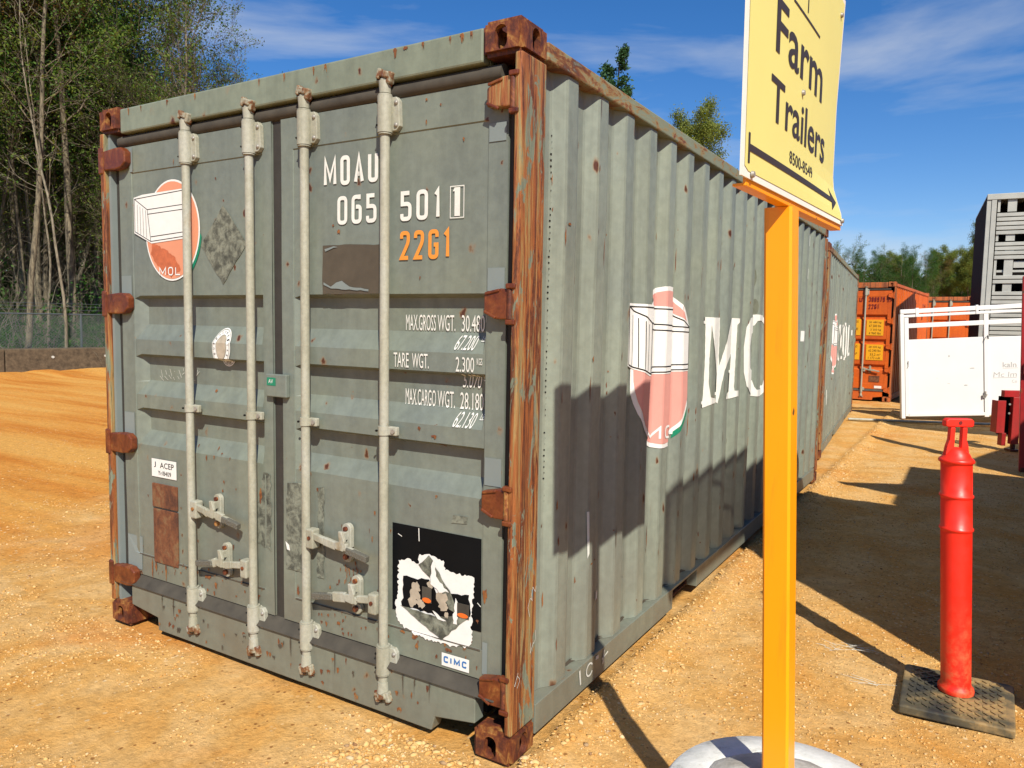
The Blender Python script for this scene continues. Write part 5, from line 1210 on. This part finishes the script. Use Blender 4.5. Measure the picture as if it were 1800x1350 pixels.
LOLIVE = leafmat('olive_leaves', [(.040,.095,.010), (.08,.15,.018), (.14,.20,.025), (.20,.17,.03)])
LDARK = leafmat('dark_evergreen_leaves', [(.016,.060,.008), (.032,.100,.012), (.07,.15,.018)], .3)
LSPRING = leafmat('spring_leaves', [(.10,.15,.020), (.16,.20,.030), (.24,.26,.05)])
LORANGE = leafmat('budding_leaves', [(.05,.085,.014), (.15,.12,.025), (.24,.11,.022), (.08,.11,.02)])
LPINE = leafmat('pine_needles', [(.018,.050,.018), (.030,.085,.030), (.05,.11,.03)], .15)
class Tree:
    def __init__(s, seed): s.r = np.random.RandomState(seed); s.tv = [[], []]; s.tf = [[], []]; s.nv = [0, 0]; s.tips = []; s.lv = []
    def tube(s, pts, rad, k, which):
        pts = np.array(pts); n = len(pts); d = np.gradient(pts, axis=0); d /= np.linalg.norm(d, axis=1)[:,None]+1e-9
        ref = np.where(np.abs(d[:,2:3]) > .9, np.array([[1.,0,0]]), np.array([[0,0,1.]])); a = np.cross(d, ref); a /= np.linalg.norm(a, axis=1)[:,None]; b = np.cross(d, a)
        t = np.arange(k)*2*np.pi/k; v = pts[:,None]+np.array(rad)[:,None,None]*(a[:,None]*np.cos(t)[None,:,None]+b[:,None]*np.sin(t)[None,:,None])
        i = np.arange(n-1)[:,None]*k; j = np.arange(k)[None]; f = np.stack([i+j, i+(j+1) % k, i+k+(j+1) % k, i+k+j], 2).reshape(-1, 4)+s.nv[which]
        s.tv[which].append(v.reshape(-1, 3)); s.tf[which].append(f); s.nv[which] += n*k
    def grow(s, p, d, length, r0, lvl, spec):
        sp = spec[lvl]; n = sp['seg']; r = s.r; pts = [np.array(p, float)]; d = np.array(d, float); d /= np.linalg.norm(d); rad = [r0]
        for i in range(n):
            d = d+r.normal(0, sp['wig'], 3)+np.array([0, 0, sp['up']]); d /= np.linalg.norm(d); pts.append(pts[-1]+d*length/n); rad.append(r0*(1-(i+1)/n*(1-sp.get('tip', .15))))
        s.tube(pts, rad, sp['k'], 0 if lvl < 1 else 1)
        if lvl+1 < len(spec):
            nc = sp['n']; t0 = sp['t0']
            for c in range(nc):
                t = t0+(1-t0)*(c+r.rand())/nc; q = t*n; i = min(int(q), n-1); fr = q-i; pos = pts[i]*(1-fr)+pts[i+1]*fr
                ax = pts[i+1]-pts[i]; ax /= np.linalg.norm(ax); side = r.normal(0, 1, 3); side -= ax*side.dot(ax); side /= np.linalg.norm(side)
                an = np.radians(sp['ang']+r.normal(0, 10)); nd = ax*np.cos(an)+side*np.sin(an)
                s.grow(pos, nd, length*sp['len']*(1-sp.get('tap', .45)*t)*r.uniform(.7, 1.2), max(spec[-1].get('rmin', .004), (r0*(1-t*.8))*sp['rr']), lvl+1, spec)
        else:
            for i in range(1, n+1): s.tips.append(pts[i])
    def leaves(s, per, spread, size):
        tips = np.array(s.tips); r = s.r; c = np.repeat(tips, per, 0); n = len(c)
        if n == 0: return
        c = c+r.normal(0, spread, (n, 3)); a = r.normal(0, 1, (n, 3)); a /= np.linalg.norm(a, axis=1)[:,None]; b = np.cross(a, r.normal(0, 1, (n, 3))); b /= np.linalg.norm(b, axis=1)[:,None]
        sz = size*r.uniform(.6, 1.4, (n, 1)); v = np.stack([c-a*sz, c+b*sz*.45, c+a*sz, c-b*sz*.45], 1); s.lv = v.reshape(-1, 3)
    def make(s, bark, twig, leaf):
        tm = np_mesh('trunk', np.concatenate(s.tv[0]), np.concatenate(s.tf[0]), [bark], True)
        v = [np.concatenate(s.tv[1])]; f = [np.concatenate(s.tf[1])]; mi = [np.zeros(len(f[0]), int)]
        if len(s.lv): lf = np.arange(len(s.lv)).reshape(-1, 4)+len(v[0]); v.append(s.lv); f.append(lf); mi.append(np.ones(len(lf), int))
        cm_ = np_mesh('crown', np.concatenate(v), np.concatenate(f), [twig, leaf or twig], False, np.concatenate(mi)); return tm, cm_
def S(**k): return k
def mk(seed, H, r, spec, leaf=None, bark=BARK, twig=TWIG, per=0, spread=.2, size=.07, lean=.03, multi=1):
    T_ = Tree(seed)
    for q in range(multi):
        a = q*2.4; dd = (math.cos(a)*(.22 if multi > 1 else lean), math.sin(a)*(.22 if multi > 1 else lean), 1)
        T_.grow((.15*math.cos(a)*(multi > 1), .15*math.sin(a)*(multi > 1), -.1), dd, H*(1-.06*q), r, 0, spec)
    if per: T_.leaves(per, spread, size)
    return T_.make(bark, twig, leaf)
PR_ = {}
PR_['slender'] = mk(1, 17, .085, [S(seg=14,wig=.035,up=.03,k=8,n=26,t0=.38,ang=48,len=.26,tap=.4,rr=.28), S(seg=6,wig=.14,up=.06,k=4,n=11,t0=.2,ang=42,len=.42,rr=.45), S(seg=4,wig=.18,up=.03,k=3,n=5,t0=.2,ang=40,len=.5,rr=.5), S(seg=3,wig=.2,up=0,k=3,rmin=.006)], LOLIVE, BARK, TWIG, 4, .16, .042)
PR_['twiggy'] = mk(2, 14, .085, [S(seg=12,wig=.05,up=.04,k=7,n=17,t0=.22,ang=36,len=.42,tap=.5,rr=.42), S(seg=7,wig=.10,up=.07,k=4,n=12,t0=.12,ang=36,len=.45,rr=.45), S(seg=5,wig=.13,up=.05,k=3,n=7,t0=.12,ang=34,len=.52,rr=.5), S(seg=4,wig=.16,up=.03,k=3,rmin=.0085)], LOLIVE, BARKP, TWIG, 1, .09, .050, multi=2)
PR_['green'] = mk(3, 15, .11, [S(seg=12,wig=.04,up=.03,k=8,n=20,t0=.30,ang=52,len=.34,tap=.45,rr=.36), S(seg=6,wig=.13,up=.06,k=4,n=9,t0=.2,ang=45,len=.42,rr=.45), S(seg=4,wig=.16,up=.02,k=3,n=5,t0=.2,ang=40,len=.5,rr=.5), S(seg=3,wig=.2,up=0,k=3,rmin=.006)], LDARK, BARK, TWIG, 9, .17, .044)
PR_['budding'] = mk(4, 18, .095, [S(seg=14,wig=.04,up=.03,k=8,n=22,t0=.42,ang=44,len=.30,tap=.4,rr=.34), S(seg=6,wig=.13,up=.07,k=4,n=9,t0=.2,ang=42,len=.42,rr=.45), S(seg=4,wig=.16,up=.03,k=3,n=5,t0=.2,ang=40,len=.5,rr=.5), S(seg=3,wig=.2,up=0,k=3,rmin=.006)], LORANGE, BARK, TWIG, 5, .16, .042)
PR_['pale'] = mk(5, 13, .045, [S(seg=18,wig=.06,up=.035,k=7,n=18,t0=.35,ang=50,len=.20,tap=.4,rr=.34), S(seg=5,wig=.16,up=.04,k=4,n=6,t0=.2,ang=42,len=.45,rr=.5), S(seg=4,wig=.2,up=0,k=3,rmin=.007)], LOLIVE, BARKP, BARKP, 1, .1, .05)
PR_['spring'] = mk(6, 13.6, .17, [S(seg=10,wig=.03,up=.03,k=7,n=34,t0=.55,ang=60,len=.18,tap=.25,rr=.4), S(seg=5,wig=.12,up=.06,k=4,n=9,t0=.25,ang=42,len=.45,rr=.45), S(seg=4,wig=.15,up=.03,k=3,n=4,t0=.2,ang=40,len=.5,rr=.5), S(seg=3,wig=.2,up=0,k=3,rmin=.005)], LSPRING, BARK, TWIG, 15, .19, .055)
PR_['pine'] = mk(7, 16, .18, [S(seg=12,wig=.015,up=.02,k=7,n=46,t0=.35,ang=72,len=.17,tap=.75,rr=.25), S(seg=5,wig=.06,up=.09,k=3,n=7,t0=.2,ang=45,len=.4,rr=.5), S(seg=3,wig=.1,up=.08,k=3,rmin=.005)], LPINE, BARK, TWIG, 9, .10, .09)
def tree(kind, loc, h, rz, label, group, name=None):
    tm, cm_ = PR_[kind]; base = {'slender':17,'twiggy':14,'green':15,'budding':18,'pale':13,'spring':13.6,'pine':16}[kind]
    e_ = empty(name or 'tree', loc, rz, label, 'tree', group); s_ = h/base; e_.scale = (s_*1.05, s_*1.05, s_)
    link('trunk', tm, e_); link('crown', cm_, e_); return e_
def polar(bearing, dist):
    """a spot on the ground so many metres from the yard's near corner of the lane"""
    a = R(bearing); return (1.32-math.sin(a)*dist, -2.2+math.cos(a)*dist, 0)
GW = 'trees in the woods behind the fence'
front = [('pale', 61.9, 25.2, 13.0, 'pale thin crooked tree rising just left of the container corner', 20), ('slender', 64.1, 25.9, 18, 'straight grey trunk with flaky bark, tallest of the fence side trees', 80), ('slender', 65.6, 27.2, 17, 'slender grey trunk leftmost at the fence, partly behind the first', 200),
         ('pale', 62.9, 27.5, 11.5, 'thin pale leaning sapling between the two straight trunks', 130), ('budding', 63.2, 30.0, 19, 'tall tree with orange buds in its crown behind the straight trunk', 300), ('twiggy', 58.0, 29.0, 13.2, 'multi stemmed bare tree fanning out above the left container corner', 40),
         ('twiggy', 55.0, 31.5, 12.4, 'wide bare tree with fine grey twigs above the left door', 160), ('twiggy', 53.2, 34.5, 11.8, 'bare twiggy tree rightmost of the woods, thinning out against the sky', 275), ('twiggy', 51.4, 36.5, 10.9, 'low bare tree ending the woods on the right, its crown brushing the header line', 20), ('green', 60.2, 31.0, 17, 'dense dark green tree filling the gap over the container corner', 100)]
for k_, b_, d_, h_, lab_, rz_ in front: tree(k_, polar(b_, d_), h_, R(rz_), lab_, GW)
def where_(b, d):
    a = 'in the dense left part of the woods' if b > 64 else 'in the woods straight above the left barrier' if b > 60 else 'in the woods above the left container corner' if b > 56 else 'in the thinning woods above the left door' if b > 53 else 'at the thin right end of the woods'
    return a+(', near the fence' if d < 35 else ', farther in' if d < 44 else ', deepest in')
rnd = random.Random(12)
labs = {'slender': 'slender grey trunked tree deep in the woods on the left', 'green': 'dark green leafy tree deep in the woods on the left', 'budding': 'tall orange budding tree deep in the woods on the left', 'twiggy': 'bare twiggy tree deep in the woods on the left', 'pale': 'thin pale barked tree deep in the woods on the left'}
for k in range(88):
    b_ = rnd.uniform(52.5, 69.5); d_ = rnd.uniform(28, 52)
    if b_ < 61: kind = rnd.choice(['twiggy', 'twiggy', 'twiggy', 'pale', 'slender'] if b_ > 56.5 else ['twiggy']); h_ = min(15.5, 1.6+d_*(.37-.012*(61-b_)))*rnd.uniform(.68, .88)
    else: kind = rnd.choice(['slender', 'green', 'slender', 'budding', 'budding', 'green', 'twiggy', 'twiggy']); h_ = rnd.uniform(14, 19)*(.75 if kind == 'twiggy' else 1)
    tree(kind, polar(b_, d_), h_, rnd.uniform(0, 6.28), labs[kind].replace('deep in the woods on the left', where_(b_, d_)), GW)
# tops seen above the grey container
tree('pine', polar(25.4, 41), 15.6, 1, 'dark green pine top poking above the middle of the container roof', 'trees behind the container row', 'pine_tree')
tree('pine', polar(23.5, 44), 15.2, 3, 'smaller pine top just right of the taller pine above the container roof', 'trees behind the container row', 'pine_tree')
tree('spring', polar(18.4, 40), 11.6, 2, 'round yellow green tree standing clear above the container roof', 'trees behind the container row')
tree('twiggy', polar(45.6, 46), 12.6, .5, 'bare tree whose twig tips just show above the door header', 'trees behind the container row')
# distant tree line at the end of the lane
GF = 'trees along the far end of the yard'
labf = {'spring': 'yellow green tree in the distant tree line beyond the orange containers', 'green': 'dark green tree in the distant tree line beyond the orange containers', 'twiggy': 'bare grey tree in the distant tree line beyond the orange containers', 'pine': 'pine in the distant tree line beyond the orange containers', 'budding': 'russet budding tree in the distant tree line beyond the orange containers'}
for k in range(110):
    b_ = rnd.uniform(-9, 13); d_ = rnd.uniform(68, 96); kind = rnd.choice(['green', 'spring', 'green', 'budding', 'pine', 'green', 'green', 'twiggy'])
    tree(kind, polar(b_, d_), (7.3+(d_-68)*.05)*rnd.uniform(.82, 1.06)*(.8 if kind == 'twiggy' else 1), rnd.uniform(0, 6.28), labf[kind].replace('in the distant tree line beyond the orange containers', 'in the distant tree line '+('over the orange containers' if b_ > 4 else 'beside the cattle trailer' if b_ > -1 else 'behind the cattle trailer')+(', front row' if d_ < 82 else ', back row')), GF)
tree('twiggy', polar(8.6, 74), 8.6, 1.7, 'tallest bare tree left of the distant tree line', GF); tree('twiggy', polar(7.0, 76), 7.8, .7, 'second bare tree in the distant tree line, beside the tallest', GF)
tree('spring', polar(-.2, 62), 8.6, 1.0, 'pale green tree in front of the distant line beside the cattle trailer', GF)
# undergrowth and the depth of the wood
def leafcloud(name, n, gen, size, mat, label, cat='undergrowth'):
    c = gen(n); r = np.random.RandomState(9); n = len(c); a = r.normal(0, 1, (n, 3)); a /= np.linalg.norm(a, axis=1)[:,None]; b = np.cross(a, r.normal(0, 1, (n, 3))); b /= np.linalg.norm(b, axis=1)[:,None]
    sz = size*r.uniform(.5, 1.5, (n, 1)); v = np.stack([c-a*sz, c+b*sz*.5, c+a*sz, c-b*sz*.5], 1).reshape(-1, 3)
    return tag(link(name, np_mesh(name, v, np.arange(len(v)).reshape(-1, 4), [mat])), label, cat, None, 'stuff')
def g_under(n):
    r = np.random.RandomState(3); x = -22.0-r.gamma(2, 1.6, n); y = r.uniform(0, 26, n); cl = vnoise(x*.8, y*.8, 21); h = r.beta(1.2, 2.6, n)*(1.0+3.6*cl); k = r.rand(n) < .25+cl; return np.stack([x, y, h], 1)[k]
leafcloud('undergrowth', 70000, g_under, .055, LDARK, 'dark tangled undergrowth behind the fence')
def g_deep(n):
    r = np.random.RandomState(4); b = np.radians(r.uniform(46, 74, n)); d = r.uniform(50, 66, n); x = 1.3-np.sin(b)*d; y = -2.2+np.cos(b)*d; top = 9.0+4*vnoise(x*.3, y*.3, 31)-5.0*np.clip((58-np.degrees(b))/10, 0, 1); return np.stack([x, y, r.rand(n)*top], 1)
leafcloud('deep_woods', 110000, g_deep, .17, LDARK, 'deep shady wood closing the view behind the trees', 'woods')
def g_far(n):
    r = np.random.RandomState(6); b = np.radians(r.uniform(-12, 30, n)); d = r.uniform(84, 104, n); x = 1.3-np.sin(b)*d; y = -2.2+np.cos(b)*d; top = 6.0+2.5*vnoise(x*.2, y*.2, 33); return np.stack([x, y, r.rand(n)*top], 1)
leafcloud('far_woods', 60000, g_far, .22, LDARK, 'dark wood filling in the distant tree line', 'woods')
# bare vines and twigs tangled on the wood edge
T_ = Tree(40); r = np.random.RandomState(41)
for k in range(420):
    x = -22.2-r.gamma(1.6, 1.3); y = r.uniform(3, 22); d = np.array([r.normal(0,.5), r.normal(0,.6), r.uniform(.2,1.3)]); T_.grow((x, y, r.uniform(0,.4)), d, r.uniform(1.2, 5.5), r.uniform(.006,.020), 1, [None, S(seg=8,wig=.17,up=-.01,k=3,n=4,t0=.3,ang=45,len=.4,rr=.5), S(seg=4,wig=.2,up=0,k=3,rmin=.004)])
tag(link('bare_vines', np_mesh('bare_vines', np.concatenate(T_.tv[1]), np.concatenate(T_.tf[1]), [BARKP])), 'bare vines and brush tangled at the edge of the woods', 'brush', None, 'stuff')
# dry grass wisps on the yard
gb = MB(); rnd = random.Random(77)
for (cx, cy) in ((.80,1.72),(.86,1.78),(.93,1.80),(1.0,1.42)):
    for k in range(7):
        a = rnd.uniform(-.4,.4)+rnd.choice((0, 3.14)); l = rnd.uniform(.03,.11); p0 = Vector((cx+rnd.uniform(-.05,.05), cy+rnd.uniform(-.03,.03), .006)); p1 = p0+Vector((math.cos(a)*l, math.sin(a)*l, rnd.uniform(0,.02))); gb.cyl(p0, p1, .0013, .0005, n=4, cap=False)
tag(gb.build('dry_grass', M['chalk']), 'few pale dry grass stalks on the dirt by the rubber base', 'dry grass', None, 'stuff')

for o_ in list(C.objects):
    b_ = o_.name.split('.')[0]
    if b_ in ('rust_scratch','dark_scratch','punched_marks','rust_mark','chalk_scribble','grime_mark','scratch','touch_up_patch','glue_patch','paper_scrap','scuff','emblem_lines','oval_lines','oval_lettering','chalk_number','torn_tape'): o_['kind'] = 'stuff'
